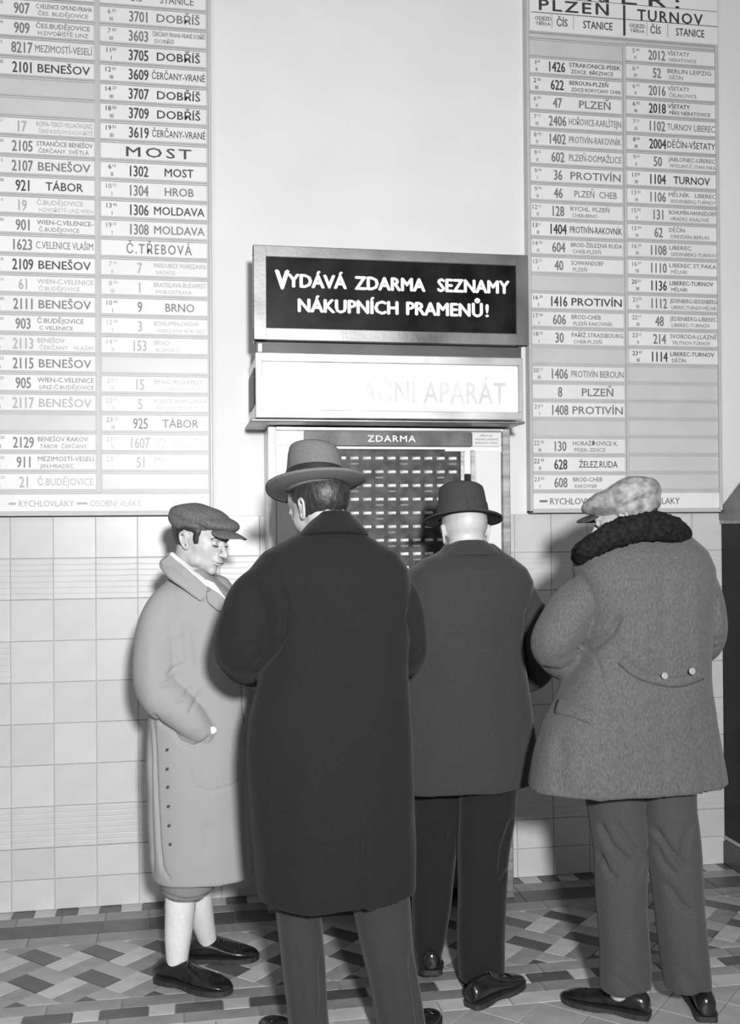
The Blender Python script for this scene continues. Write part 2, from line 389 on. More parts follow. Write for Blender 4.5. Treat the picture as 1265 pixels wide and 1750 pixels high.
RL = [None, '1|10|II|1426|STRAKONICE-PÍSEK/ZDICE  BŘEZNICE|k', '2|30|III|622|BEROUN-PLZEŇ/ZDICE ROKYCANY CHEB|k', '6|50|II|47|PLZEŇ|g', '7|17|III|2406|HOŘOVICE-KARLŠTEJN|g', '8|42|II|1402|PROTIVÍN-RAKOVNÍK|g', '9|15|II|602|PLZEŇ-DOMAŽLICE|g',
 '9|34|I|36|PROTIVÍN|g', '9|50|II|46|PLZEŇ  CHEB|g', '12|15|II|128|RYCHL. PLZEŇ/CHEB-BRNO|g', '13|11|II|1404|PROTIVÍN-RAKOVNÍK|k', '14|24|II|604|BROD-ŽELEZNÁ RUDA/CHEB-PLZEŇ|g', '15|12|I|40|SCHWANDORF/PLZEŇ|g', None, '16|30|I|1416|PROTIVÍN|k',
 '17|40|I|606|BROD-CHEB/PLZEŇ RAKOVNÍK|g', '18|30|I|30|PAŘÍŽ STRASSBOURG/CHEB-PLZEŇ|g', None, '20|17|III|1406|PROTIVÍN BEROUN|g', '|||8|PLZEŇ|g', '21|15|I|1408|PROTIVÍN|g', None,
 '22|30|III|130|HORAŽĎOVICE K./PÍSEK-ZDICE|g', '22|45|II|628|ŽELEZ.RUDA|k', '23|50|I|608|BROD-CHEB/RAKOVNÍK|g']
RR = ['5|40|II|2012|VŠETATY/NERATOVICE|g', '6|10|III|52|BERLIN LEIPZIG/DĚČÍN|g', '6|35|II|2016|VŠETATY/ČELÁKOVICE|g', '6|55|III|2018|VŠETATY/PŘES NERATOVICE|k', '7|15|III|1102|TURNOV LIBEREC|g', '8|50|III|2004|DĚČÍN-VŠETATY|k',
 '9|10|II|50|JABLONEC-LIBEREC/FRÝDLANT-Č. STARÁ PAKA|g', '11|10|III|1104|TURNOV|k', '13|50|III|1106|MĚLNÍK   LIBEREC/SEIDENBERG-TURNOV|g', '15|05|II|131|BOHUMÍN-HANNSDORF/HRADEC KRÁLOVÉ|g', '15|44|III|62|DĚČÍN/DRESDEN-BERLIN|g', '16|24|III|1108|LIBEREC/SEIDENBERG-TURNOV|g',
 '16|37|III|1110|LIBEREC ST.PAKA/MĚLNÍK|g', '20|31|III|1136|LIBEREC-TURNOV/MĚLNÍK|k', '21|30|III|1112|JEDENBERG-SEIDENBERG/LIBEREC-TURNOV-MĚLNÍK|g', '22|17|III|48|JEDENBERG-LIBEREC/LIBEREC-TURNOV|g', '23|15|II|214|SVOBODA-J.LÁZNĚ/TRUTNOV-TURNOV|g', '23|47|III|1114|LIBEREC-TURNOV/DĚČÍN|k']+[None]*7
def board(x0, x1, label, cols):
    t = empty('timetable_board', ((x0+x1)/2, 0, 1.64)); tag(t, label, 'timetable'); t.location = (0, 0, 0)
    MB().box((x0+.008, YF+.001, 1.645), (x1-.008, -.001, 4.45)).build('backing', board_m, t)
    for a, b in ((x0, x0+.014), (x1-.014, x1)): MB().box((a, YF-.016, 1.638), (b, -.001, 4.45), .003).build('frame_side', rail_m, t)
    MB().box((x0, YF-.016, 1.638), (x1, -.001, 1.650), .003).build('frame_bottom', rail_m, t)
    for c in cols: column(t, *c, YF)
    return t
bl = board(-1.27, .134, 'tall grey timetable board at the left edge of the wall, beside the lit information box', [(-.793, -.349, 3.746, LL, (.06, .152, .205, .435)), (-.328, .116, 3.746, LR, (.05, .16, .215, .437))])
MB().box((-.343, YF-.009, 1.735), (-.333, YF+.002, 4.45)).build('divider', rail_m, bl)
MB().box((-.81, YF-.009, 1.735), (-.80, YF+.002, 4.45)).build('divider', rail_m, bl)
br = board(1.539, 2.470, 'tall grey timetable board headed by two town names, on the wall to the right', [(1.556, 1.998, 3.742, RL, (.035, .131, .185, .435)), (2.018, 2.466, 3.747, RR, (.048, .152, .2, .437))])
MB().box((2.003, YF-.009, 1.735), (2.013, YF+.002, 3.79)).build('divider', rail_m, br)
for b_, x0, x1, fx in ((bl, -1.25, .116, -.52), (br, 1.556, 2.462, 1.66)):     # legend strip at the foot
    o = MB().box((x0, YF-.005, 1.656), (x1, YF+.002, 1.727), .0015).build('legend_plate', enamel, b_)
    t = MB(); Y = YF-.0058
    if b_ is bl:
        t.box((-.81, Y, 1.684), (-.755, Y+.0006, 1.694)).box((-.43, Y, 1.684), (-.385, Y+.0006, 1.694)).box((-.70, Y, 1.684), (-.672, Y+.0006, 1.694))
        put_text(t, 'RYCHLOVLAKY', -.66, 1.69, .026, Y, w=.22, align='l', bold=.01); put_text(t, 'OSOBNÍ VLAKY', -.375, 1.69, .028, Y, w=.21, align='l', bold=.01)
    else:
        t.box((1.585, Y, 1.686), (1.622, Y+.0006, 1.696)); put_text(t, 'RYCHLOVLAKY', 1.635, 1.691, .03, Y, w=.26, align='l', bold=.012)
        t.box((1.95, Y, 1.686), (1.987, Y+.0006, 1.696)); put_text(t, 'OSOBNÍ VLAKY', 2.0, 1.691, .03, Y, w=.26, align='l', bold=.012)
    t.build('lettering', INK['g' if b_ is br else 'l'], o)
# headings: a projecting box over the right board, plain heading plate on the left
o = MB().box((1.552, YF-.03, 3.805), (2.464, YF, 4.44), .004).build('heading_panel', enamel, br); t = MB(); Y = YF-.0312
put_text(t, 'SMĚR:', 1.99, 3.988, .06, Y, w=.56, bold=.02, space=1.5)
put_text(t, 'PLZEŇ', 1.76, 3.925, .052, Y, w=.33, bold=.02, space=1.2); put_text(t, 'TURNOV', 2.225, 3.915, .052, Y, w=.32, bold=.02, space=1.2)
for x in (1.558, 2.008): put_text(t, 'ČÍS.' if x < 0 else 'ČÍS', x+.145, 3.85, .035, Y, w=.05, bold=.01); put_text(t, 'STANICE', x+.315, 3.85, .036, Y, w=.14, bold=.01); put_text(t, 'ODJEZD', x+.055, 3.862, .018, Y, w=.075, bold=.01); put_text(t, 'TŘÍDA', x+.055, 3.838, .014, Y, w=.07, bold=.01)
for x in (1.556, 2.012):
    for dx in (.098, .2): t.box((x+dx, Y, 3.82), (x+dx+.0015, Y+.0006, 3.882))
t.box((1.558, Y, 3.886), (2.46, Y+.0006, 3.889)).box((1.558, Y, 3.956), (2.46, Y+.0006, 3.958))
t.build('lettering', INK['k'], o)
MB().box((1.995, YF-.036, 3.812), (2.004, YF-.028, 3.95)).build('heading_divider', INK['k'], o)
for x0, x1 in ((-.793, -.349), (-.328, .116)):
    o = MB().box((x0+.002, YF-.006, 3.793), (x1-.002, YF+.002, 3.865), .0015).build('heading_plate', enamel, bl); t = MB(); Y = YF-.0068
    put_text(t, 'STANICE', x0+.32, 3.826, .036, Y, w=.14, bold=.01); put_text(t, 'ČÍS', x0+.15, 3.826, .035, Y, w=.05, bold=.01); t.build('lettering', INK['g'], o)
    o = MB().box((x0+.002, YF-.006, 3.872), (x1-.002, YF+.002, 4.42), .0015).build('heading_plate', enamel, bl)

# ================================================================== DISPENSING MACHINE
MX0, MX1, MY = .352, 1.388, -.24
mc = empty('dispensing_machine'); tag(mc, 'tall metal free-of-charge leaflet machine with rows of slots, standing behind the four people', 'machine')
def bx(name, a, b, m, parent, bev=.002): return MB().box(a, b, bev).build(name, m, parent)
bx('cabinet', (MX0+.004, MY+.02, .06), (MX1-.004, -.012, 1.998), white_p, mc, .003)
bx('plinth', (MX0+.03, MY+.05, 0), (MX1-.03, -.02, .06), black_g, mc)
fr = .032
bx('stile', (MX0, MY, .0), (MX0+fr, MY+.03, 2.0), white_p, mc, .004); bx('stile', (MX1-fr-.004, MY, .0), (MX1, MY+.03, 2.0), steel, mc, .004)
bx('top_rail', (MX0+fr, MY, 1.984), (MX1-fr-.004, MY+.03, 2.0), steel, mc, .003)
bx('lower_rail', (MX0+fr, MY, .86), (MX1-fr-.004, MY+.03, .90), steel, mc, .003)
bx('lower_panel', (MX0+fr+.004, MY+.012, .05), (MX1-fr-.008, MY+.02, .855), mat('dark_panel', .05, .35, 6, .3), mc, .002)
for x in (MX0, MX1-.04): bx('foot', (x-.012, MY-.015, 0), (x+.04, MY+.05, .028), steel_d, mc, .004)
hp = bx('header_plate', (.50, MY-.002, 1.921), (1.218, MY+.016, 1.981), mat('tarnished_header', .09, .5, 9, .6, .1, 60, metal=.2), mc)
t = MB(); put_text(t, 'ZDARMA', .87, 1.953, .028, MY-.003, w=.205, bold=.02, space=1.15); t.build('lettering', mat('white_letter', .8, .4), hp)
for (a, b) in ((.392, .512), (1.222, 1.346)):
    n_ = bx('notice_card', (a, MY+.004, 1.923), (b, MY+.017, 1.980), enamel, mc, .001); t = MB()
    if a > 1:
        for k, s in enumerate(('PŘEHLED', 'NÁKUPNÍCH PRAMENŮ', 'BEZPLATNĚ VYDÁVÁ')): put_text(t, s, (a+b)/2, 1.968-.0155*k, .008, MY+.003, w=.055 if k == 0 else .1, bold=.01)
        t.build('lettering', INK['g'], n_)
    else:
        t.box((a+.006, MY+.0034, 1.9265), (b-.006, MY+.0038, 1.9275)); put_text(t, 'PRAMENY', (a+b)/2, 1.956, .008, MY+.003, w=.08); t.build('lettering', INK['l'], n_)
bx('side_panel', (MX0+fr+.002, MY+.010, .905), (.49, MY+.018, 1.917), mat('pale_panel', .72, .3, 7, .05), mc)
bx('side_panel', (1.238, MY+.010, .905), (MX1-fr-.006, MY+.018, 1.902), mat('pale_panel', .72), mc)
bx('side_rail', (1.168, MY+.002, .905), (1.186, MY+.018, 1.905), steel, mc); bx('side_rail', (1.214, MY+.004, .905), (1.232, MY+.018, 1.905), steel, mc)
bx('side_rail', (.494, MY+.002, .905), (.512, MY+.018, 1.905), steel, mc)
bx('crank_slot', (1.189, MY+.004, 1.69), (1.211, MY+.018, 1.805), black_g, mc, .001)
bx('latch', (1.10, MY-.004, 1.900), (1.19, MY+.01, 1.914), white_p, mc, .001)
bx('panel_top_strip', (.512, MY-.001, 1.908), (1.168, MY+.016, 1.918), white_p, mc, .001)
pn = bx('slot_panel', (.513, MY+.006, .905), (1.167, MY+.02, 1.906), mat('tarnished_panel', .05, .5, 22, .7, .15, 40, spec=.3), mc)
tabm = MB()
R_ = []
for k in range(5):     # curved cover over a slot: half-barrel strip
    a = math.pi*k/4; R_.append([(-.017, -.006*math.sin(a), .0068*math.cos(a)), (.017, -.006*math.sin(a), .0068*math.cos(a))])
tabm.add([p for r in R_ for p in r], [(2*i, 2*i+1, 2*i+3, 2*i+2) for i in range(4)]+[(0, 2, 4, 6, 8), (9, 7, 5, 3, 1), (0, 8, 9, 1)])
tabme = mesh('slot_tab', tabm.V, tabm.F, mat('slot_card', .62, .4, 90, .45, rnd=.15))
slm = MB().box((-.016, -.001, -.0035), (.016, .003, .0035)); slme = mesh('slot', slm.V, slm.F, mat('worn_print', .2, .6, 60, .5))
for r in range(16):
    for c in range(12):
        x = 1.134-.0528*c; z = 1.8705-.0575*r
        o = obj('slot_tab', tabme, pn); o.location = (x, MY+.006, z)
        if random.random() < .35: o = obj('number_tag', slme, pn); o.location = (x, MY+.004, z-.024)
# lit box above
LX0, LX1, LY, LZ0, LZ1 = .289, 1.383, -.43, 2.016, 2.272
lb = empty('information_light_box'); tag(lb, 'deep pale metal box with a milky glass front, under the black sign', 'light box')
bx('box_case', (LX0+.004, LY+.02, LZ0+.004), (LX1-.004, -.001, LZ1-.004), white_p, lb, .004)
for n_, a, b in (('frame_bar', (LX0, LY-.006, LZ1-.034), (LX1, LY+.02, LZ1)), ('frame_bar', (LX0, LY-.006, LZ0), (LX1, LY+.02, LZ0+.032)), ('frame_bar', (LX0, LY-.006, LZ0+.032), (LX0+.026, LY+.02, LZ1-.034)), ('frame_bar', (LX1-.02, LY-.006, LZ0+.032), (LX1, LY+.02, LZ1-.034))):
    bx(n_, a, b, mat('nickel_frame', .62, .33, 5, .3, .05, 80, metal=.5), lb, .003)
bx('eave', (LX0-.018, -.40, LZ0-.012), (LX1+.02, -.002, LZ0), steel_d, lb, .004)
bx('vent_slot', (LX0-.001, -.36, LZ0+.06), (LX0+.006, -.06, LZ1-.05), black_g, lb, .001)
gp = bx('glass_panel', (LX0+.026, LY+.004, LZ0+.032), (LX1-.02, LY+.016, LZ1-.034), mat('milk_glass', .86, .2, 4, .01), lb, .001)
t = MB(); put_text(t, 'INFORMAČNÍ APARÁT', (LX0+LX1)/2+.005, 2.128, .092, LY+.003, w=.94, bold=.01, space=1.05)
t.build('lettering', mat('pale_letter', .60, .35, 12, .12), gp)
bx('bracket', (1.392, -.10, 1.952), (1.42, -.012, 2.0), black_g, lb)
# black sign over it
SX0, SX1, SY, SZ0, SZ1 = .282, 1.41, -.425, 2.322, 2.696
sg = empty('advertising_sign'); tag(sg, 'black glass sign with white capitals in a broad metal frame, topmost over the machine', 'sign')
bx('sign_box', (SX0+.006, SY+.02, SZ0+.004), (SX1-.006, -.30, SZ1-.004), steel_d, sg, .003)
sfm = mat('reflection_mottled_frame', .24, .36, 2.6, .6, .1, 80, metal=.75)  # tone noise imitates uneven reflections in the polished metal
fw = .053
bx('frame_bar', (SX0, SY-.008, SZ1-.046), (SX1, SY+.02, SZ1), sfm, sg, .003); bx('frame_bar', (SX0, SY-.008, SZ0), (SX1, SY+.02, SZ0+.05), sfm, sg, .003)
bx('frame_bar', (SX0, SY-.009, SZ0), (SX0+fw, SY+.02, SZ1), sfm, sg, .003); bx('frame_bar', (SX1-fw, SY-.009, SZ0), (SX1, SY+.02, SZ1), sfm, sg, .003)
gp = bx('sign_panel', (SX0+fw, SY+.002, SZ0+.05), (SX1-fw, SY+.015, SZ1-.046), mat('black_sign_glass', .010, .3, 9, .8, .03, 60, spec=.15), sg, .001)
t = MB(); Y = SY+.0005
put_text(t, 'V', .372, 2.566, .078, Y, w=.05, align='l', bold=.045); put_text(t, 'YDÁVÁ', .421, 2.563, .054, Y, w=.232, align='l', bold=.045)
put_text(t, 'ZDARMA', .69, 2.562, .054, Y, w=.285, align='l', bold=.045); put_text(t, 'SEZNAMY', 1.03, 2.564, .054, Y, w=.300, align='l', bold=.045)
put_text(t, 'NÁKUPNÍCH', .461, 2.466, .054, Y, w=.402, align='l', bold=.045); put_text(t, 'PRAMENŮ', .90, 2.466, .054, Y, w=.315, align='l', bold=.045); put_text(t, '!', 1.236, 2.466, .054, Y, w=.011, align='c', bold=.03)
t.build('lettering', mat('sign_letter', .86, .5), gp)
bx('base_strip', (SX0+.012, SY+.03, LZ1), (SX1-.02, -.30, SZ0), mat('dark_strip', .075, .5, 6, .3), sg, .002)
bx('makers_label', (SX0+.02, SY+.026, LZ1+.008), (SX0+.036, SY+.034, SZ0-.008), enamel, sg, .001)

# cabinet at the right edge: side with sloping top and a moulded foot
kb = empty('weighing_cabinet'); kb.name = 'kiosk_cabinet'; tag(kb, 'dark lacquered cabinet with a pitched top, cut off by the right edge of the view', 'cabinet')
kx0, kx1, ky = 2.478, 3.05, -.56
bx('body', (kx0+.004, ky, .13), (kx1, -.012, 1.585), black_g, kb, .004)
b = MB(); V = [(-.012, 1.645), (-.012, 1.60), (ky-.01, 1.60), (ky-.01, 1.66), (ky/2, 1.80)]
b.add([(kx0-.006, y, z) for y, z in V]+[(kx1+.01, y, z) for y, z in V], [(0, 1, 2, 3, 4), (9, 8, 7, 6, 5)]+[(i, i+5, (i+1) % 5+5, (i+1) % 5) for i in range(5)])
b.build('pediment', mat('kiosk_top', .16, .4, 8, .2), kb)
bx('cornice', (kx0-.004, ky-.006, 1.583), (kx1+.006, -.012, 1.602), mat('kiosk_moulding', .3, .4, 20, .3), kb, .003)
bx('plinth', (kx0-.004, ky-.02, 0), (kx1+.01, -.014, .112), mat('kiosk_foot', .05, .4, 12, .4), kb, .006); bx('plinth_moulding', (kx0, ky-.012, .112), (kx1+.006, -.012, .132), mat('kiosk_moulding', .3), kb, .006)

# ================================================================== PEOPLE
skin = mat('skin', .42, .5, 60, .06, .12, 300); skin_l = mat('pale_skin', .47, .5, 60, .05, .12, 300)
hair_d = mat('dark_hair', .025, .45, 90, .5, .8, 220, stretch=(1, 1, .35)); hair_g = mat('grey_hair', .3, .55, 90, .4, .8, 220, stretch=(1, 1, .35))
wool_k = mat('black_wool', .013, .95, 420, .35, .35, 500, sheen=.05, spec=.2); wool_d = mat('dark_grey_wool', .036, .95, 420, .3, .35, 500, sheen=.1, spec=.2)
tweed = mat('grey_tweed', .098, .95, 160, .28, .5, 420, stretch=(1.6, 1.6, .5), sheen=.1, spec=.2); gab = mat('pale_gabardine', .29, .9, 500, .1, .15, 600)
trous1 = mat('charcoal_trousers', .034, .9, 300, .2, .2, 500, sheen=.1, spec=.2); trous2 = mat('black_trousers', .012, .9, 300, .25, .2, 500, sheen=.1, spec=.2); trous3 = mat('grey_trousers', .055, .9, 300, .2, .25, 500, sheen=.1, spec=.2)
fur = mat('dark_fur', .010, .9, 70, .9, 1.0, 160, spec=.2); leather = mat('black_leather', .014, .22, 30, .5, .12, 120, spec=.6); sole_m = mat('shoe_sole', .025, .6, 40, .3)
felt1 = mat('grey_felt', .14, .9, 200, .15, .2, 500); felt1b = mat('hat_ribbon', .018, .6, 100, .2); felt2 = mat('dark_felt', .038, .9, 200, .2, .2, 500)
capt = mat('speckled_cap_tweed', .125, .95, 330, .75, .5, 420); capm = mat('mottled_cap_wool', .27, .95, 38, .55, .4, 300)
linen = mat('white_cotton', .8, .8, 200, .05, .1, 300); sockw = mat('white_wool_sock', .6, .95, 220, .08, .5, 260, stretch=(1, 1, .3)); horn = mat('horn_button', .05, .3)

def head_mesh(M, t, m, detail=.0032, lids=True):
    """head, ears and neck as one skin; local: face to -Y, eyes at z = 0"""
    B = blob
    BASE = [B((0, .018, .032), (.079, .103, .089)), B((0, -.03, -.018), (.064, .064, .078)), B((0, -.036, -.072), (.049, .052, .036)), B((0, -.074, -.097), (.021, .019, .017)),
             B((0, -.036, .05), (.064, .064, .047)), B((0, -.088, -.054), (.026, .016, .020)), limb([(0, .02, -.04), (0, .024, -.10), (0, .014, -.175)], [.064, .060, .062], 36)]; parts = []
    for s in (-1, 1):
        BASE += [B((s*.035, -.048, -.020), (.027, .031, .034)), B((s*.048, -.02, -.068), (.016, .036, .026)), B((s*.026, -.080, .020), (.028, .016, .012))]
        parts += [B((s*.0115, -.103, -.034), (.0085, .010, .0075)),
                  B((s*.031, -.0795, .001), (.0145, .0125, .0115)),
                  limb([(s*.072, -.002, -.030), (s*.077, .004, -.012), (s*.082, .014, .012), (s*.083, .026, .018), (s*.083, .034, .008), (s*.08, .028, -.014), (s*.074, .010, -.034), (s*.072, .0, -.036)], [.006, .0035, .0042, .0046, .0046, .0045, .0055, .005], 12),
                  B((s*.0765, .016, -.006), (.005, .013, .020))]
    parts += [limb([(0, -.088, .014), (0, -.100, -.006), (0, -.113, -.024), (0, -.117, -.033)], [.0085, .0085, .0105, .0110], 14), B((0, -.1005, -.0585), (.021, .0085, .0052)), B((0, -.0995, -.0685), (.018, .0090, .0058))]
    base = fuse('base', BASE, .0045, 22, None, .5); BV = [np.array(v.co) for v in base.vertices]; BF = [tuple(p.vertices) for p in base.polygons]
    me = fuse('head', [(BV, BF)]+parts, detail, 5, m, .5); a, n = getco(me)
    for s in (-1, 1):      # eye sockets, mouth line, philtrum side
        for c, r, d in (((s*.017, -.093, .006), .009, .004), ((s*.047, -.08, .004), .009, .003), ((s*.031, -.094, .012), .006, .002), ((s*.031, -.092, -.015), .008, .0015)):
            k = np.exp(-(((a-np.array(c))/r)**2).sum(axis=1)); a -= n*(k*d)[:, None]
    k = np.exp(-((a[:, 2]+.0635)/.0016)**2)*np.exp(-(a[:, 0]/.024)**4)*(a[:, 1] < -.08); a -= n*(k*.003)[:, None]
    setco(me, a); return xf(me, M, t)
def hair_mesh(M, t, m, mask, thick=.007, seed=0):
    """hair as a skin over the skull; mask(x, y, z) > 0 where it grows"""
    V, Fc = blob((0, .018, .030), (.076, .100, .087), nu=72, nv=52); out = []
    for v in V:
        d = v-np.array([0, .018, .03]); n_ = d/np.array([.076, .1, .087])**2; n_ /= np.linalg.norm(n_); k = mask(*v)
        k = max(0., min(1., k/.012)); nz = mnoise.noise(Vector(v*np.array([90, 90, 22]))+Vector((seed, 0, 0)))
        out.append(np.array(M)@(v+n_*((thick+.003*nz)*k-.012*(1-k)))+np.array(t))
    return mesh('hair', out, Fc, m, True)
def hand_mesh(M, t, curl=35, side=1, m=None):
    """palm with five bent fingers; local: wrist at origin, fingers to +Y, back of the hand +Z, thumb at side*X"""
    parts = [limb([(0, -.05, 0), (0, 0, 0), (0, .03, 0)], [.026, .026, .03], 18, .75), blob((0, .048, 0), (.041, .05, .0155)), limb([(side*.03, .012, -.004), (side*.036, .04, -.006)], [.017, .016], 12)]
    for i, (x, L, r) in enumerate(((.031, .072, .0088), (.0105, .08, .0092), (-.0105, .075, .0088), (-.031, .06, .0078))):
        p = np.array([side*x, .085-abs(x)*.25, 0]); ang = math.radians(curl*(.45+.12*i)); pts = [p-np.array([0, .02, 0]), p]
        for f_ in (.45, .3, .25): d = np.array([side*x*.18, math.cos(ang), -math.sin(ang)]); pts.append(pts[-1]+d*L*f_); ang += math.radians(curl*.9)
        parts.append(limb(pts, [r, r*1.05, r*1.0, r*.93, r*.75], 12))
    parts.append(limb([(side*.034, .02, -.004), (side*.056, .045, -.012), (side*.064, .070, -.024), (side*.062, .09, -.036)], [.0125, .0115, .0102, .0085], 12))
    return xf(fuse('hand', parts, .0032, 2, m), M, t)
def body(person, name_mat, trunk, arms, legs, head, hands):
    """the whole figure as one mesh: trunk rows, limbs, hands and head"""
    ms = [fuse('trunk', [trunk]+[limb(*a) for a in arms+legs], .013, 3, name_mat), head]+hands
    return join_meshes('body', ms, name_mat)

def shoe(parent, heel, toe, w=1.0, lift=0, L=None, pitch=0, laces=True):
    """leather shoe standing on the floor from heel to toe (x, y)"""
    heel = np.array(heel, float); toe = np.array(toe, float); d = toe-heel; L = L or np.linalg.norm(d); d = d/np.linalg.norm(d); n = np.array([d[1], -d[0]])
    cp, sp = math.cos(math.radians(pitch)), math.sin(math.radians(pitch))
    def W(s, x, z):      # s along, x across, z up; heel can be lifted around the toe ball
        ds = s-L*.75; s2 = L*.75+ds*cp-0*z; z2 = z-ds*sp if pitch and ds < 0 else z
        q = heel+d*s2+n*x; return np.array([q[0], q[1], z2+lift])
    T = [(.0, .020, .058), (.03, .029, .082), (.12, .034, .088), (.24, .034, .092), (.34, .035, .088), (.44, .038, .074), (.55, .042, .060), (.68, .045, .051), (.80, .043, .045), (.90, .035, .038), (.965, .022, .030), (.995, .008, .022)]
    R = []
    for t_, hw, h in T:
        hw *= w; ring = []
        for j in range(24):
            a = 2*math.pi*j/24; x = hw*math.copysign(abs(math.cos(a))**.8, math.cos(a)); z = .016+(h-.016)*(.5+.5*math.sin(a)) if math.sin(a) > 0 else .016+(h-.016)*.5*(1+math.sin(a)*.98)
            if math.sin(a) > 0: x *= 1-.45*math.sin(a)**2*(1 if t_ < .5 else .5)
            ring.append(W(t_*L, x, z))
        R.append(ring)
    V, Fc = grid_tube(R); me = mesh('shoe', V, Fc); bm = bmesh.new(); bm.from_mesh(me); bmesh.ops.recalc_face_normals(bm, faces=bm.faces[:]); bm.to_mesh(me); bm.free()
    me.materials.append(leather); me.shade_smooth(); o = obj('shoe', me, parent)
    md = o.modifiers.new('sub', 'SUBSURF'); md.levels = 1; md.render_levels = 1
    out = [(t_*L, hw*w+.004) for t_, hw, h in T]; poly = [(s, x) for s, x in out]+[(L*1.005, 0)]+[(s, -x) for s, x in out[::-1]]
    b = MB(); n2 = len(poly)
    def zs(s, top): return .018 if top else (.0 if s < L*.28 else (.006 if s < L*.5 else .0))
    Vt = [W(s, x, .018) for s, x in poly]; Vb = [W(s, x, zs(s, 0)) for s, x in poly]
    b.add(Vt+Vb, [tuple(range(n2)), tuple(range(2*n2-1, n2-1, -1))]+[(i, i+n2, (i+1) % n2+n2, (i+1) % n2) for i in range(n2)]); b.build('sole', sole_m, o)
    if laces:
        for k in range(3):
            s = L*(.36+.07*k); z = .093-.011*k
            V, Fc = limb([W(s, -.016, z-.012), W(s, 0, z-.001), W(s, .016, z-.012)], [.0022]*3, 8); obj('lace', mesh('lace', V, Fc, horn, True), o)
        V, Fc = limb([W(L*.74, -.040*w, .03), W(L*.735, -.02*w, .046), W(L*.73, 0, .0505), W(L*.735, .02*w, .046), W(L*.74, .040*w, .03)], [.0022]*5, 8); obj('toe_seam', mesh('toe_seam', V, Fc, leather, True), o)
    return o
def fedora(parent, c, M, m, mb_, brim=(.158, .168), crown=(.092, .104), h=.112, curl=.022, lean=0, bow=True):
    """felt hat; local: front to -Y, brim plane z = 0"""
    M = np.array(M); c = np.array(c); N = 72
    def ringz(z, sx, sy, dx=0, dent=0):
        r = []
        for j in range(N):
            a = 2*math.pi*j/N; x = crown[0]*sx*math.cos(a); y = crown[1]*sy*math.sin(a)
            pinch = 1-dent*math.exp(-((math.cos(a)-math.copysign(.75, math.cos(a)))/.25)**2)*(y < 0)
            zz = z+lean*x/crown[0]*(z/h)
            r.append(M@np.array([x*pinch+dx, y, zz])+c)
        return r
    R = [ringz(-.002, 1.02, 1.02), ringz(.004, 1.0, 1.0), ringz(.035, .975, .975), ringz(.06, .945, .95, 0, .03), ringz(h*.82, .90, .91, 0, .09), ringz(h*.95, .86, .87, 0, .12), ringz(h, .78, .80, 0, .12)]
    for s_ in (.62, .42, .22):
        r = []
        for j in range(N):
            a = 2*math.pi*j/N; x = crown[0]*s_*math.cos(a); y = crown[1]*s_*1.1*math.sin(a)
            r.append(M@np.array([x, y, h-.028*math.exp(-(x/.035)**2)+lean*x/crown[0]])+c)
        R.append(r)
    V, Fc = grid_tube(R); o = obj('hat', mesh('hat', V, Fc, m, True), parent)
    br_ = []
    for side in (1, -1):
        for i in range(9):
            u = i/8 if side == 1 else 1-i/8; r = []
            for j in range(N):
                a = 2*math.pi*j/N; ca, sa = math.cos(a), math.sin(a)
                x = (crown[0]*.98+(brim[0]-crown[0]*.98)*u)*ca; y = (crown[1]*.98+(brim[1]-crown[1]*.98)*u)*sa
                z = curl*u*u*(.35+.75*ca*ca+(.55 if sa > 0 else -.75)*sa*sa) + side*(.0022+.001*(u > .9))
                r.append(M@np.array([x, y, z])+c)
            br_.append(r)
    V, Fc = grid_tube(br_+[br_[0]], False); obj('brim', mesh('brim', V, Fc, m, True), o)
    R = [ringz(.003, 1.03, 1.03), ringz(.006, 1.04, 1.04), ringz(.046, .99, .99), ringz(.050, .97, .97)]
    V, Fc = grid_tube(R, False); obj('hat_band', mesh('hat_band', V, Fc, mb_, True), o)
    if bow:
        b = MB()
        for k in range(3): q = [M@(np.array([crown[0]*1.035*math.cos(a), crown[1]*1.05*math.sin(a), z]))+c for a, z in ((bow+.02*k, .006), (bow+.09, .006), (bow+.09, .038), (bow+.02*k, .038))]
        q2 = [p+(p-c)*.05 for p in q]; b.add(q+q2, [(0, 1, 2, 3), (7, 6, 5, 4), (0, 4, 5, 1), (1, 5, 6, 2), (2, 6, 7, 3), (3, 7, 4, 0)]); b.build('bow', mb_, o)
    return o
def button(parent, p, r=.011, m=None, nrm=(0, -1, 0)):
    q = Vector(nrm).to_track_quat('Z', 'Y').to_matrix(); R = []
    for z, s in ((-.004, .9), (.002, 1), (.004, .92), (.003, .6)):
        R.append([np.array(q@Vector((r*s*math.cos(a*math.pi/8), r*s*math.sin(a*math.pi/8), z)))+np.array(p) for a in range(16)])
    V, Fc = grid_tube(R); return obj('button', mesh('button', V, Fc, m or horn, True), parent)
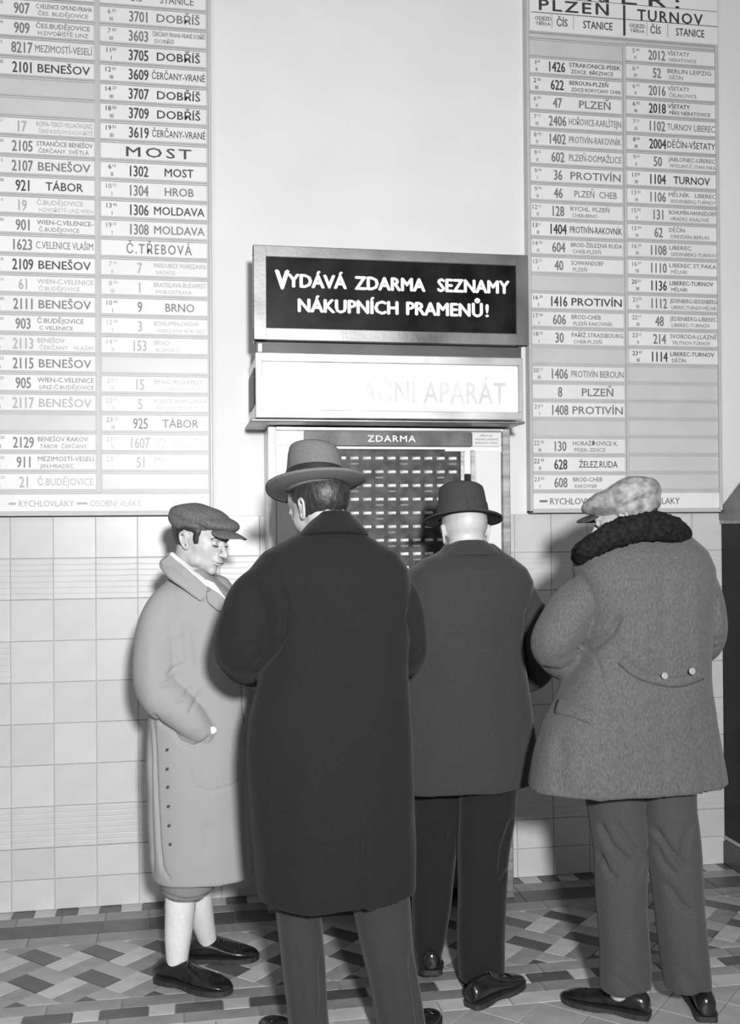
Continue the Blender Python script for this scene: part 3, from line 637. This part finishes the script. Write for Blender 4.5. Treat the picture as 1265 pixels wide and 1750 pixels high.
def strap(parent, name, pts_px, Y, wd, m, surf, off=.004, thick=.005):
    """cloth strip laid over a garment along a pixel line: snaps to the surface towards the camera"""
    from mathutils.bvhtree import BVHTree
    bm = bmesh.new(); bm.from_mesh(surf); bv = BVHTree.FromBMesh(bm); bm.free()
    q = [P(x, y, Y) for x, y in pts_px]; pa, _ = smooth_path(q, [.01]*len(q), 8); b = MB(); rows = []
    for i, p in enumerate(pa):
        t = pa[min(i+1, len(pa)-1)]-pa[max(i-1, 0)]; t = t/np.linalg.norm(t); nrm = np.array([-t[2], 0, t[0]]); row = []
        for s in (-1, -.5, 0, .5, 1):
            v = p+nrm*wd/2*s; vd = Vector(v); d = (vd-Vector(CAM)).normalized(); hit = bv.ray_cast(Vector(CAM), d)
            loc = hit[0] if hit[0] else vd
            n_ = hit[1] if hit[0] else Vector((0, -1, 0)); e = off*(1 if abs(s) < 1 else .35); row.append(np.array(loc)+np.array(n_)*e)
        rows.append(row)
    V = [p for r in rows for p in r]; Fc = [(i*5+j, i*5+j+1, (i+1)*5+j+1, (i+1)*5+j) for i in range(len(rows)-1) for j in range(4)]
    me = mesh(name, V, Fc, m, True); o = obj(name, me, parent); s_ = o.modifiers.new('s', 'SOLIDIFY'); s_.thickness = thick; s_.offset = 0
    return o
def P2(px, py):
    """point of the floor seen at (px, py)"""
    d = CF+(px-CX)/F*CR-(py-CY)/F*CU; return (CAM-CAM[2]/d[2]*d)[:2]
def person(x, y, label): t = empty('person', (0, 0, 0)); tag(t, label, 'person', 'people at the machine'); return t

# ------------------------------------------------ man in the long black overcoat (nearest the camera)
Y1 = -1.45
p1 = person(.62, Y1, 'man in a long black overcoat and light-banded grey felt hat, seen from behind')
rows = [(892, 540, 606, .06, .03), (905, 528, 618, .07, .02), (922, 496, 644, .088, .01), (945, 452, 680, .112), (975, 425, 700, .14), (1010, 428, 704, .15), (1060, 446, 702, .155), (1120, 450, 700, .16), (1180, 440, 700, .16),
        (1240, 424, 702, .165), (1300, 421, 704, .17), (1400, 424, 706, .175), (1500, 432, 707, .18), (1562, 439, 708, .18)]
armL = ([P(474, 985, Y1+.01), P(436, 1015, Y1), P(421, 1060, Y1), P(414, 1102, Y1+.02), P(418, 1122, Y1+.10), P(428, 1134, Y1+.22), P(440, 1138, Y1+.31)], [.052, .074, .083, .088, .082, .070, .062])
armR = ([P(660, 980, Y1+.01), P(678, 1015, Y1), P(686, 1060, Y1), P(693, 1100, Y1+.02), P(692, 1120, Y1+.09), P(674, 1128, Y1+.17), P(640, 1120, Y1+.24)], [.050, .068, .078, .078, .072, .064, .054])
c1 = fuse('overcoat', [loft_px(rows, Y1, p=2.5, hollow=.02), limb(*armL), limb(*armR)], .0072, 5, wool_k)
c1 = folds(rumple(rumple(c1, .010, 4, 3, (1, 1, .5)), .004, 13, 8, (1, 1, .6)), [([(474, 1000), (480, 1040), (476, 1080), (462, 1110)], 5, .022), ([(462, 1105), (450, 1125), (436, 1140)], 6, .012), ([(392, 1010), (388, 1060), (384, 1090)], 10, .006), ([(690, 1040), (700, 1090), (697, 1150)], 5, .018),
     ([(560, 930), (556, 1100), (575, 1300)], 26, -.006), ([(604, 1380), (605, 1565)], 3.5, .012), ([(614, 1380), (614, 1550)], 12, -.006), ([(470, 1250), (462, 1400), (470, 1540)], 20, .008), ([(520, 1250), (516, 1400), (520, 1550)], 22, -.008), ([(655, 1250), (660, 1400), (668, 1540)], 20, .008),
     ([(500, 1000), (560, 1060), (560, 1180)], 30, .006), ([(430, 1090), (400, 1120), (380, 1120)], 7, .006), ([(700, 1120), (722, 1110)], 6, .006)], Y1)
ov1 = obj('overcoat', c1, p1)
col1 = fuse('collar', [loft_px([(908, 508, 630, .112, .005, -.2), (901, 510, 628, .112, .01, -.2), (889, 522, 616, .092, .02, -.2), (878, 536, 603, .075, .03, -.15), (871, 542, 597, .068, .035, -.15)], Y1, p=2.2)], .005, 4, wool_k)
obj('collar', col1, p1)
tr = lambda name, rows, Y, m, fo, sd: obj(name, folds(rumple(fuse('trouser_leg', [loft_px(rows, Y, n=32, p=2.1)], .0065, 4, m), .007, 7, sd, (1, 1, .6)), fo, Y), None)
l1 = tr('trouser_leg', [(1480, 462, 545, .08), (1560, 470, 549, .078), (1650, 480, 554, .075), (1720, 487, 559, .074), (1765, 491, 563, .075), (1790, 492, 566, .075)], Y1+.02, trous1, [([(543, 1620), (548, 1690), (540, 1750)], 5, .01), ([(500, 1600), (515, 1750)], 9, .006)], 1); l1.parent = p1
l2 = tr('trouser_leg', [(1480, 590, 690, .085), (1560, 604, 700, .08), (1650, 620, 708, .078), (1720, 636, 720, .076), (1768, 645, 726, .076), (1784, 648, 730, .076)], Y1, trous1, [([(695, 1620), (705, 1700), (712, 1760)], 5, .012), ([(650, 1600), (668, 1750)], 9, .006)], 2); l2.parent = p1
shoe(p1, (.378, -1.475), (.255, -1.185)); shoe(p1, (.648, -1.50), (.795, -1.235))
M1 = Rot(-148, 24, 0); h1 = np.array([P(545, 868, Y1+.06)[0], Y1+.075, P(545, 868, Y1+.06)[2]])
hm = head_mesh(M1, h1, skin)
body1 = body(p1, skin, loft_px([(900, 545, 605, .06, .03), (970, 480, 645, .08), (1100, 480, 670, .09), (1300, 490, 670, .11), (1420, 500, 670, .1)], Y1), [([P(490, 1010, Y1), P(424, 1100, Y1+.02), P(444, 1142, Y1+.30)], [.036, .038, .03]), ([P(645, 1010, Y1), P(688, 1105, Y1+.02), P(645, 1122, Y1+.23)], [.036, .038, .03])],
     [([P(535, 1400, Y1), P(515, 1600, Y1+.02), (P(524, 1700, Y1)[0], Y1+.02, .14)], [.06, .045, .035]), ([P(625, 1400, Y1), P(655, 1600, Y1), (P(685, 1700, Y1)[0], Y1, .14)], [.06, .045, .035])], hm,
     [hand_mesh(Rot(-35, -30, -75), P(444, 1158, Y1+.375), 50, 1, skin), hand_mesh(Rot(62, 8, 60), P(612, 1116, Y1+.27), 45, -1, skin)])
obj('body', body1, p1)
obj('hair', hair_mesh(M1, h1, hair_d, lambda x, y, z: min(y-.0+.35*max(z, 0)+.01-.0, z+.062+.25*min(0, y-.08)) if abs(x) > .0 else 1, .008), p1)
fedora(p1, P(540, 833, Y1+.07), Rot(-158, 13, -3), felt1, felt1b, brim=(.150, .168), crown=(.089, .104), h=.122, curl=.014, lean=.018, bow=None)

# ------------------------------------------------ man in the dark grey coat (middle)
Y2 = -1.00
p2 = person(0, 0, 'man in a short dark grey coat and dark hat, pale neck bare, between two others')
rows = [(930, 762, 842, .07, .03), (945, 750, 858, .09, .02), (958, 725, 876, .105, .01), (975, 702, 896, .12), (1000, 690, 908, .135), (1050, 676, 900, .15), (1100, 668, 892, .155), (1200, 660, 902, .16), (1290, 656, 912, .165), (1361, 652, 904, .165)]
armR = ([P(868, 1000, Y2), P(890, 1022, Y2), P(905, 1060, Y2), P(916, 1105, Y2+.02), P(917, 1135, Y2+.08), P(908, 1150, Y2+.17), P(892, 1158, Y2+.26)], [.048, .066, .074, .075, .070, .064, .060])
armL = ([P(730, 1000, Y2), P(704, 1022, Y2), P(686, 1060, Y2), P(676, 1105, Y2+.02), P(680, 1135, Y2+.08), P(695, 1150, Y2+.17), P(712, 1158, Y2+.26)], [.048, .066, .074, .075, .070, .064, .060])
c2 = fuse('coat', [loft_px(rows, Y2, p=2.5, hollow=.02), limb(*armL), limb(*armR)], .0072, 5, wool_d)
c2 = folds(rumple(rumple(c2, .008, 4, 11, (1, 1, .5)), .004, 13, 18, (1, 1, .6)), [([(785, 965), (781, 1100), (776, 1350)], 2.2, .004), ([(888, 1040), (890, 1090), (897, 1135)], 5, .018), ([(897, 1140), (912, 1165), (930, 1175)], 4, .008), ([(905, 1100), (925, 1130)], 5, .005), ([(700, 1050), (720, 1180)], 22, .006), ([(840, 1000), (846, 1200), (850, 1350)], 20, .005), ([(872, 1230), (874, 1355)], 8, .008)], Y2)
obj('coat', c2, p2)
obj('collar', fuse('collar', [loft_px([(948, 746, 858, .105, .005, -.2), (942, 749, 855, .105, .01, -.2), (932, 760, 843, .09, .02, -.15), (922, 772, 828, .072, .03, -.12)], Y2, p=2.2)], .005, 4, wool_d), p2)
l = tr('trouser_leg', [(1340, 700, 792, .08), (1400, 704, 788, .08), (1480, 704, 779, .072), (1560, 704, 770, .066), (1620, 706, 759, .06), (1672, 712, 745, .055)], Y2+.04, trous2, [([(712, 1400), (740, 1440)], 7, .008), ([(768, 1400), (750, 1470)], 7, .008)], 5); l.parent = p2
l = tr('trouser_leg', [(1340, 784, 884, .085), (1400, 786, 881, .084), (1480, 785, 870, .078), (1560, 784, 864, .074), (1620, 783, 861, .072), (1686, 784, 861, .072)], Y2-.04, trous2, [([(868, 1390), (850, 1440), (845, 1490)], 7, .01), ([(862, 1480), (846, 1500)], 6, .008), ([(820, 1560), (822, 1680)], 9, -.006)], 6); l.parent = p2
shoe(p2, (.925, -1.21), (1.155, -1.05)); shoe(p2, (.835, -1.05), (.885, -.80), pitch=14)
M2 = Rot(180, 20, 0)*1.04; hx = P(793, 911, Y2+.065)
obj('body', body(p2, skin_l, loft_px([(935, 765, 840, .06, .03), (1000, 730, 865, .08), (1150, 700, 860, .10), (1340, 700, 860, .1)], Y2), [([P(855, 1020, Y2), P(912, 1105, Y2+.02), P(894, 1158, Y2+.25)], [.036, .038, .03]), ([P(735, 1020, Y2), P(682, 1105, Y2+.02), P(710, 1158, Y2+.25)], [.036, .038, .03])],
     [([P(740, 1300, Y2+.04), P(735, 1500, Y2+.04), (P(726, 1640, Y2+.05)[0], Y2+.05, .16)], [.055, .042, .033]), ([P(830, 1300, Y2), P(828, 1500, Y2-.04), (P(822, 1640, Y2)[0], Y2-.04, .16)], [.06, .045, .035])], head_mesh(M2, hx, skin_l),
     [hand_mesh(Rot(25, 5, 60), P(888, 1158, Y2+.345), 45, -1, skin_l), hand_mesh(Rot(-25, 5, -60), P(716, 1158, Y2+.345), 45, 1, skin_l)]), p2)
fedora(p2, P(791, 885, Y2+.06), Rot(176, 14, 0), felt2, felt2, brim=(.141, .150), crown=(.091, .106), h=.114, curl=-.010, lean=.004, bow=1.5)

# ------------------------------------------------ man in the tweed coat with fur collar (right)
Y3 = -1.38
p3 = person(0, 0, 'man in a grey tweed three-quarter coat with dark fur collar and mottled cap, rightmost')
rows = [(905, 1045, 1158, .09, .04), (925, 1010, 1180, .11, .02), (945, 990, 1200, .125, .01), (975, 985, 1212, .14), (1010, 992, 1214, .15), (1060, 1003, 1208, .155), (1100, 1000, 1204, .155), (1140, 984, 1204, .155), (1200, 956, 1206, .16), (1250, 930, 1214, .165), (1300, 916, 1224, .17), (1350, 907, 1234, .175), (1366, 905, 1237, .175)]
armL = ([P(1020, 1000, Y3), P(985, 1032, Y3), P(963, 1068, Y3), P(948, 1100, Y3+.02), P(958, 1122, Y3+.08), P(970, 1128, Y3+.17), P(985, 1126, Y3+.26)], [.050, .070, .077, .076, .070, .064, .060])
armR = ([P(1180, 975, Y3), P(1196, 1020, Y3), P(1202, 1060, Y3), P(1202, 1084, Y3+.02), P(1198, 1098, Y3+.08), P(1190, 1102, Y3+.17), P(1178, 1104, Y3+.26)], [.066, .074, .076, .072, .066, .060, .056])
c3 = fuse('tweed_coat', [loft_px(rows, Y3, p=2.5, hollow=.02), limb(*armL), limb(*armR)], .0072, 5, tweed)
c3 = folds(rumple(rumple(c3, .009, 4, 23, (1, 1, .5)), .004, 13, 28, (1, 1, .6)), [([(1036, 1045), (1022, 1075), (1000, 1100), (985, 1115)], 5, .020), ([(1000, 1112), (1008, 1180), (1013, 1240)], 2.6, .007), ([(925, 1145), (960, 1148), (1000, 1118)], 5, .008), ([(945, 1130), (985, 1105)], 6, .006),
     ([(1207, 1010), (1204, 1060), (1206, 1120)], 4.5, .014), ([(1208, 1110), (1225, 1100)], 4, .008), ([(1206, 1092), (1222, 1088)], 4, .006), ([(1060, 1000), (1064, 1150)], 12, -.006), ([(1100, 980), (1104, 1130)], 12, .005), ([(1150, 980), (1156, 1130)], 12, -.005), ([(1020, 1090), (1050, 1130), (1090, 1150)], 6, .007),
     ([(1090, 1180), (1095, 1370)], 2.0, .003), ([(940, 1240), (935, 1340)], 10, .008), ([(1000, 1270), (990, 1360)], 16, -.006), ([(1150, 1200), (1170, 1360)], 16, .007), ([(1192, 1190), (1200, 1350)], 10, -.006), ([(925, 1330), (1000, 1352), (1090, 1360), (1200, 1348)], 2.5, .0025)], Y3)
obj('tweed_coat', c3, p3)
cf = fuse('fur_collar', [limb([P(992, 952, Y3-.06), P(1010, 936, Y3-.10), P(1045, 915, Y3-.10), P(1090, 902, Y3-.10), P(1130, 900, Y3-.10), P(1156, 910, Y3-.06), P(1160, 912, Y3+.03), P(1135, 905, Y3+.12), P(1050, 915, Y3+.13), P(1000, 938, Y3+.08), P(990, 952, Y3-.02)], [.022, .030, .042, .044, .046, .04, .036, .034, .034, .03, .024], 18),
                         loft_px([(925, 1030, 1150, .10, .02), (895, 1052, 1136, .075, .04)], Y3)], .006, 2, fur)
rumple(cf, .006, 30, 5); rumple(cf, .005, 140, 9)
obj('fur_collar', cf, p3)
sb_ = strap(p3, 'half_belt', [(1062, 1128), (1090, 1150), (1130, 1163), (1165, 1164), (1198, 1152)], Y3-.15, .030, tweed, c3, .007, .006)
for q in ((1136, 1155), (1183, 1147)): button(sb_, P(*q, Y3-.172), .011, mat('grey_button', .3, .25), (.1, -1, .1))
strap(p3, 'pocket_flap', [(952, 1208), (985, 1216), (1012, 1226)], Y3-.13, .042, tweed, c3, .004, .004)
l = tr('trouser_leg', [(1340, 996, 1104, .09), (1400, 1006, 1102, .085), (1480, 1017, 1104, .08), (1560, 1021, 1105, .078), (1640, 1027, 1109, .078), (1706, 1028, 1112, .078)], Y3+.01, trous3, [([(1012, 1395), (1030, 1435), (1062, 1462)], 5, .018), ([(1034, 1392), (1060, 1430), (1078, 1448)], 5, .012), ([(1102, 1445), (1085, 1470), (1072, 1482)], 5, .018), ([(1016, 1450), (1028, 1482), (1040, 1490)], 4, .015), ([(1040, 1655), (1070, 1685), (1105, 1690)], 8, .008), ([(1060, 1500), (1066, 1650)], 14, -.008)], 8); l.parent = p3
l = tr('trouser_leg', [(1340, 1096, 1186, .09), (1400, 1102, 1186, .085), (1480, 1111, 1195, .08), (1560, 1121, 1201, .078), (1640, 1132, 1207, .078), (1706, 1139, 1211, .078)], Y3-.03, trous3, [([(1104, 1405), (1125, 1440), (1155, 1470)], 5, .018), ([(1108, 1432), (1120, 1465), (1140, 1485)], 5, .012), ([(1168, 1392), (1150, 1425), (1146, 1460)], 6, .012), ([(1125, 1500), (1145, 1530), (1165, 1545)], 6, .014), ([(1150, 1640), (1175, 1680), (1205, 1695)], 8, .009), ([(1165, 1520), (1178, 1660)], 12, -.008)], 9); l.parent = p3
shoe(p3, (1.475, -1.385), (1.245, -1.20)); shoe(p3, (1.640, -1.45), (1.72, -1.19))
V, Fc = limb([(1.385, -1.345, .075), (1.385, -1.35, .13), (1.39, -1.355, .22)], [.030, .036, .042], 20); obj('sock', mesh('sock', V, Fc, sockw, True), p3)
M3 = Rot(-128, 16, 0)*.97; hx = P(1066, 884, Y3+.07)
obj('body', body(p3, skin, loft_px([(925, 1060, 1140, .06, .03), (1000, 1035, 1170, .08), (1150, 1030, 1180, .10), (1340, 1010, 1180, .1)], Y3), [([P(1040, 1020, Y3), P(954, 1100, Y3+.02), P(984, 1126, Y3+.25)], [.036, .038, .03]), ([P(1160, 1010, Y3), P(1198, 1085, Y3+.02), P(1180, 1104, Y3+.25)], [.036, .038, .03])],
     [([P(1060, 1300, Y3), P(1062, 1500, Y3), (P(1070, 1640, Y3)[0], Y3, .16)], [.06, .045, .035]), ([P(1140, 1300, Y3), P(1155, 1500, Y3-.03), (P(1172, 1640, Y3-.03)[0], Y3-.03, .16)], [.06, .045, .035])], head_mesh(M3, hx, skin),
     [hand_mesh(Rot(-25, 5, -60), P(990, 1126, Y3+.345), 45, 1, skin), hand_mesh(Rot(25, 5, 60), P(1174, 1104, Y3+.345), 45, -1, skin)]), p3)
obj('hair', hair_mesh(M3, hx, hair_d, lambda x, y, z: min(y-.01+.4*max(z, 0), z+.045, .06-z), .006, 7), p3)
def cap_blob(*a): return [np.array(v) for v in blob(*a, nu=36, nv=20)[0]], blob(*a, nu=36, nv=20)[1]
ck = fuse('cap', [cap_blob((0, .02, .060), (.118, .128, .052)), cap_blob((.004, .05, .070), (.108, .096, .056)), cap_blob((0, -.04, .060), (.10, .09, .035)), cap_blob((0, .03, .035), (.094, .106, .04)), cap_blob((0, .045, .018), (.092, .088, .045))], .0045, 5, capm)
rumple(ck, .009, 14, 2); ck = xf(ck, M3, hx); cp = obj('cap', ck, p3)
pk = fuse('peak', [cap_blob((0, -.105, .030), (.072, .055, .010))], .004, 2, mat('cap_peak', .045, .8, 60, .4)); a, _ = getco(pk); a[:, 2] -= (a[:, 0]/.07)**2*.014; setco(pk, a); obj('peak', xf(pk, M3, hx), cp)

# ------------------------------------------------ youth in the pale coat (left)
Y4 = -.74
p4 = person(0, 0, 'youth in a pale raincoat, tweed cap and white socks facing right, leftmost')
rows = [(975, 296, 352, .07, .02), (992, 284, 368, .09, .01), (1010, 268, 386, .105), (1035, 256, 402, .12), (1080, 244, 412, .13), (1150, 244, 424, .135), (1210, 254, 432, .135), (1260, 252, 430, .14), (1330, 248, 430, .145), (1420, 250, 432, .15), (1480, 252, 434, .16), (1519, 259, 437, .165)]
arm = ([P(306, 1002, Y4-.02), P(284, 1040, Y4-.045), P(272, 1090, Y4-.055), P(269, 1145, Y4-.065), P(277, 1184, Y4-.09), P(302, 1208, Y4-.115), P(326, 1230, Y4-.125), P(345, 1249, Y4-.12)], [.050, .074, .084, .085, .080, .068, .058, .048])
armf = ([P(370, 1010, Y4+.04), P(392, 1080, Y4+.08), P(402, 1150, Y4+.08), P(412, 1200, Y4+.02)], [.06, .07, .065, .055])
c4 = fuse('raincoat', [loft_px(rows, Y4, p=2.3, hollow=.018), limb(*arm), limb(*armf)], .0062, 5, gab)
c4 = folds(rumple(rumple(c4, .007, 5, 31, (1, 1, .5)), .0035, 13, 38, (1, 1, .6)), [([(264, 1216), (276, 1236), (296, 1248)], 3, .009), ([(296, 1246), (306, 1262), (330, 1272), (346, 1266), (358, 1252)], 3, .014), ([(316, 1060), (322, 1110), (330, 1150)], 10, .010), ([(318, 1132), (298, 1140), (286, 1152)], 4, .008), ([(306, 1150), (284, 1164), (268, 1168)], 4, .008),
     ([(330, 1170), (312, 1188), (300, 1192)], 4, .007), ([(345, 1180), (330, 1200), (322, 1215)], 4, .007), ([(262, 1230), (266, 1330), (272, 1440), (278, 1490)], 3, .012), ([(278, 1478), (284, 1490), (291, 1496)], 2.5, .008), ([(256, 1250), (258, 1400), (262, 1500)], 3, .008), ([(322, 1282), (323, 1318), (332, 1340), (360, 1347), (395, 1340), (418, 1328)], 2, .005),
     ([(415, 1160), (417, 1210), (423, 1246)], 2.5, .008), ([(350, 1400), (356, 1450)], 10, .005), ([(300, 1040), (310, 1090)], 14, -.006), ([(420, 1300), (424, 1500)], 8, .006), ([(262, 1100), (256, 1150)], 14, -.005)], Y4-.1)
oc = obj('raincoat', c4, p4)
for q in ((286, 1281), (286, 1314), (287, 1345), (288, 1378), (289, 1411), (291, 1443)): button(oc, P(q[0], q[1], Y4-.139), .005, horn, (-.3, -1, 0))
# collar: two folded leaves and the shirt collar inside
def leaf(name, pts, Y, m, th=.006, parent=None, dy=None):
    q = [P(x, y, Y+(dy[i] if dy else 0)) for i, (x, y) in enumerate(pts)]; n_ = len(q); b = MB(); f_ = [v+np.array([0, -th/2, 0]) for v in q]; g_ = [v+np.array([0, th/2, 0]) for v in q]
    b.add(f_+g_, [tuple(range(n_)), tuple(range(2*n_-1, n_-1, -1))]+[(i, (i+1) % n_, (i+1) % n_+n_, i+n_) for i in range(n_)])
    me = mesh(name, b.V, b.F, m); bm = bmesh.new(); bm.from_mesh(me); bmesh.ops.recalc_face_normals(bm, faces=bm.faces[:]); bmesh.ops.bevel(bm, geom=[e for e in bm.edges if abs(e.verts[0].co.y-e.verts[1].co.y) < th*8], offset=th*.3, segments=2, affect='EDGES'); bm.to_mesh(me); bm.free()
    return obj(name, me, parent)
lv1 = fuse('collar', [limb([P(296, 952, Y4+.03), P(286, 962, Y4-.04), P(300, 978, Y4-.088), P(322, 994, Y4-.108), P(338, 1012, Y4-.114)], [.024, .030, .036, .036, .026], 16, .45), limb([P(296, 952, Y4+.03), P(330, 965, Y4+.09), P(368, 990, Y4+.08), P(380, 1012, Y4+.02)], [.03, .03, .03, .026], 16, .6)], .0045, 4, gab)
obj('collar', lv1, p4)
leaf('collar_leaf', [(291, 948), (275, 960), (282, 978), (310, 995), (330, 1016), (342, 1027), (350, 1022), (355, 1004), (340, 990), (315, 968)], Y4-.12, gab, .008, p4, [.05, .06, .02, .0, -.01, -.014, -.014, -.01, 0, .02])
leaf('lapel', [(357, 1003), (353, 1016), (356, 1030), (372, 1043), (392, 1050), (402, 1044), (392, 1030), (374, 1014)], Y4-.12, gab, .007, p4, [0, -.01, -.014, -.012, 0, .01, .01, 0])
leaf('shirt_collar', [(294, 943), (290, 948), (316, 970), (342, 992), (354, 1004), (359, 1001), (353, 992), (332, 975), (308, 955)], Y4-.118, linen, .006, p4, [.05, .05, .01, 0, -.006, -.006, 0, .0, .03])
leaf('shirt_front', [(352, 990), (357, 999), (356, 1006), (366, 1012), (388, 1038), (394, 1034), (377, 1010), (366, 996)], Y4-.112, linen, .006, p4, [0, -.006, -.008, -.004, 0, .01, .01, 0])
leaf('neck_tie', [(354, 1001), (352, 1008), (358, 1014), (361, 1006)], Y4-.128, horn, .005, p4)
leaf('cuff', [(359, 1242), (356, 1252), (362, 1255), (371, 1250), (368, 1242)], Y4-.150, linen, .010, p4)
# legs
kn = fuse('knickerbockers', [loft_px([(1470, 272, 368, .10), (1520, 273, 374, .112), (1536, 276, 368, .108), (1543, 284, 355, .085)], Y4-.02, n=36)], .006, 4, mat('fawn_knickers', .2, .9, 300, .12, .2, 400))
obj('knickerbockers', folds(kn, [([(275, 1528), (320, 1534), (370, 1526)], 2.5, .006), ([(372, 1522), (358, 1532), (345, 1545)], 4, .006)], Y4-.1), p4)
def sock(pts, rad): V, Fc = limb(pts, rad, 28); return obj('sock', rumple(mesh('sock', V, Fc, sockw, True), .003, 18, 4), p4)
fa, fb = P2(270, 1673), P2(395, 1699)
sock([(-.012, -.78, .36), (-.012, -.79, .24), (-.019, -.808, .15), (-.024, -.822, .065)], [.050, .0525, .046, .036])
sock([(.055, -.68, .32), (.059, -.676, .21), (.072, -.662, .135), (.086, -.650, .065)], [.046, .045, .041, .033])
shoe(p4, tuple(fa), tuple(fb), 1.22); shoe(p4, tuple(P2(322, 1641)), tuple(P2(443, 1638)), 1.15)
M4 = Rot(52, 13, 3); hx = P(344, 922, Y4-.0)
hd = head_mesh(M4, hx, skin_l, .0026)
obj('body', body(p4, skin_l, loft_px([(985, 305, 350, .05, .02), (1030, 275, 385, .09), (1150, 275, 390, .1), (1350, 280, 400, .1), (1480, 285, 390, .09)], Y4), [([P(300, 1020, Y4-.06), P(272, 1150, Y4-.06), P(338, 1240, Y4-.09)], [.036, .038, .03]), ([P(375, 1030, Y4+.04), P(400, 1150, Y4+.07), P(412, 1195, Y4+.02)], [.045, .04, .03])],
     [([P(310, 1420, Y4-.05), P(309, 1560, Y4-.06), (P(305, 1600, Y4-.06)[0], Y4-.06, .22)], [.07, .034, .022]), ([P(350, 1420, Y4+.05), P(342, 1560, Y4+.06), (P(344, 1590, Y4+.055)[0], Y4+.055, .19)], [.07, .030, .022])], hd,
     [hand_mesh(Rot(-60, -35, 0), P(352, 1258, Y4-.07), 40, 1, skin_l), hand_mesh(Rot(-40, -60, 0), P(413, 1200, Y4+.01), 40, -1, skin_l)]), p4)
obj('hair', hair_mesh(M4, hx, hair_d, lambda x, y, z: 1.6*max(min(y+.045, z-.020), min(y+.042, -.008-y, z+.020), min(y-.024, z+.072)), .006, 9), p4)
def local(px_pts, rad, name, m): V, Fc = limb(px_pts, rad, 8); return obj(name, xf(mesh(name, V, Fc, m, True), M4, hx), p4)
for s in (-1, 1):
    local([(s*.014, -.0985, .019), (s*.028, -.0985, .0265), (s*.042, -.0885, .024), (s*.05, -.079, .018)], [.0016, .0026, .0022, .001], 'eyebrow', hair_d)
    local([(s*.0185, -.0905, -.0025), (s*.026, -.0945, -.0045), (s*.034, -.0935, -.0050), (s*.043, -.0865, -.0025)], [.0008, .0013, .0015, .0009], 'eyelid_line', hair_d)
local([(-.020, -.1025, -.0625), (-.008, -.1088, -.0632), (.008, -.1088, -.0632), (.020, -.1025, -.0625)], [.0006, .0014, .0014, .0006], 'lip_line', mat('lip', .16, .5))
ck = fuse('cap', [cap_blob((0, .025, .078), (.102, .118, .046)), cap_blob((0, .058, .060), (.094, .082, .055)), cap_blob((0, -.05, .070), (.088, .078, .030)), cap_blob((0, .02, .052), (.092, .106, .026))], .004, 5, capt)
rumple(ck, .006, 13, 6); cp = obj('cap', xf(ck, M4, hx), p4)
pk = fuse('peak', [cap_blob((0, -.115, .052), (.074, .062, .008))], .0035, 2, capt); a, _ = getco(pk); a[:, 2] -= (a[:, 0]/.07)**2*.016+np.clip(-a[:, 1]-.1, 0, 1)*.12; setco(pk, a); obj('peak', xf(pk, M4, hx), cp)
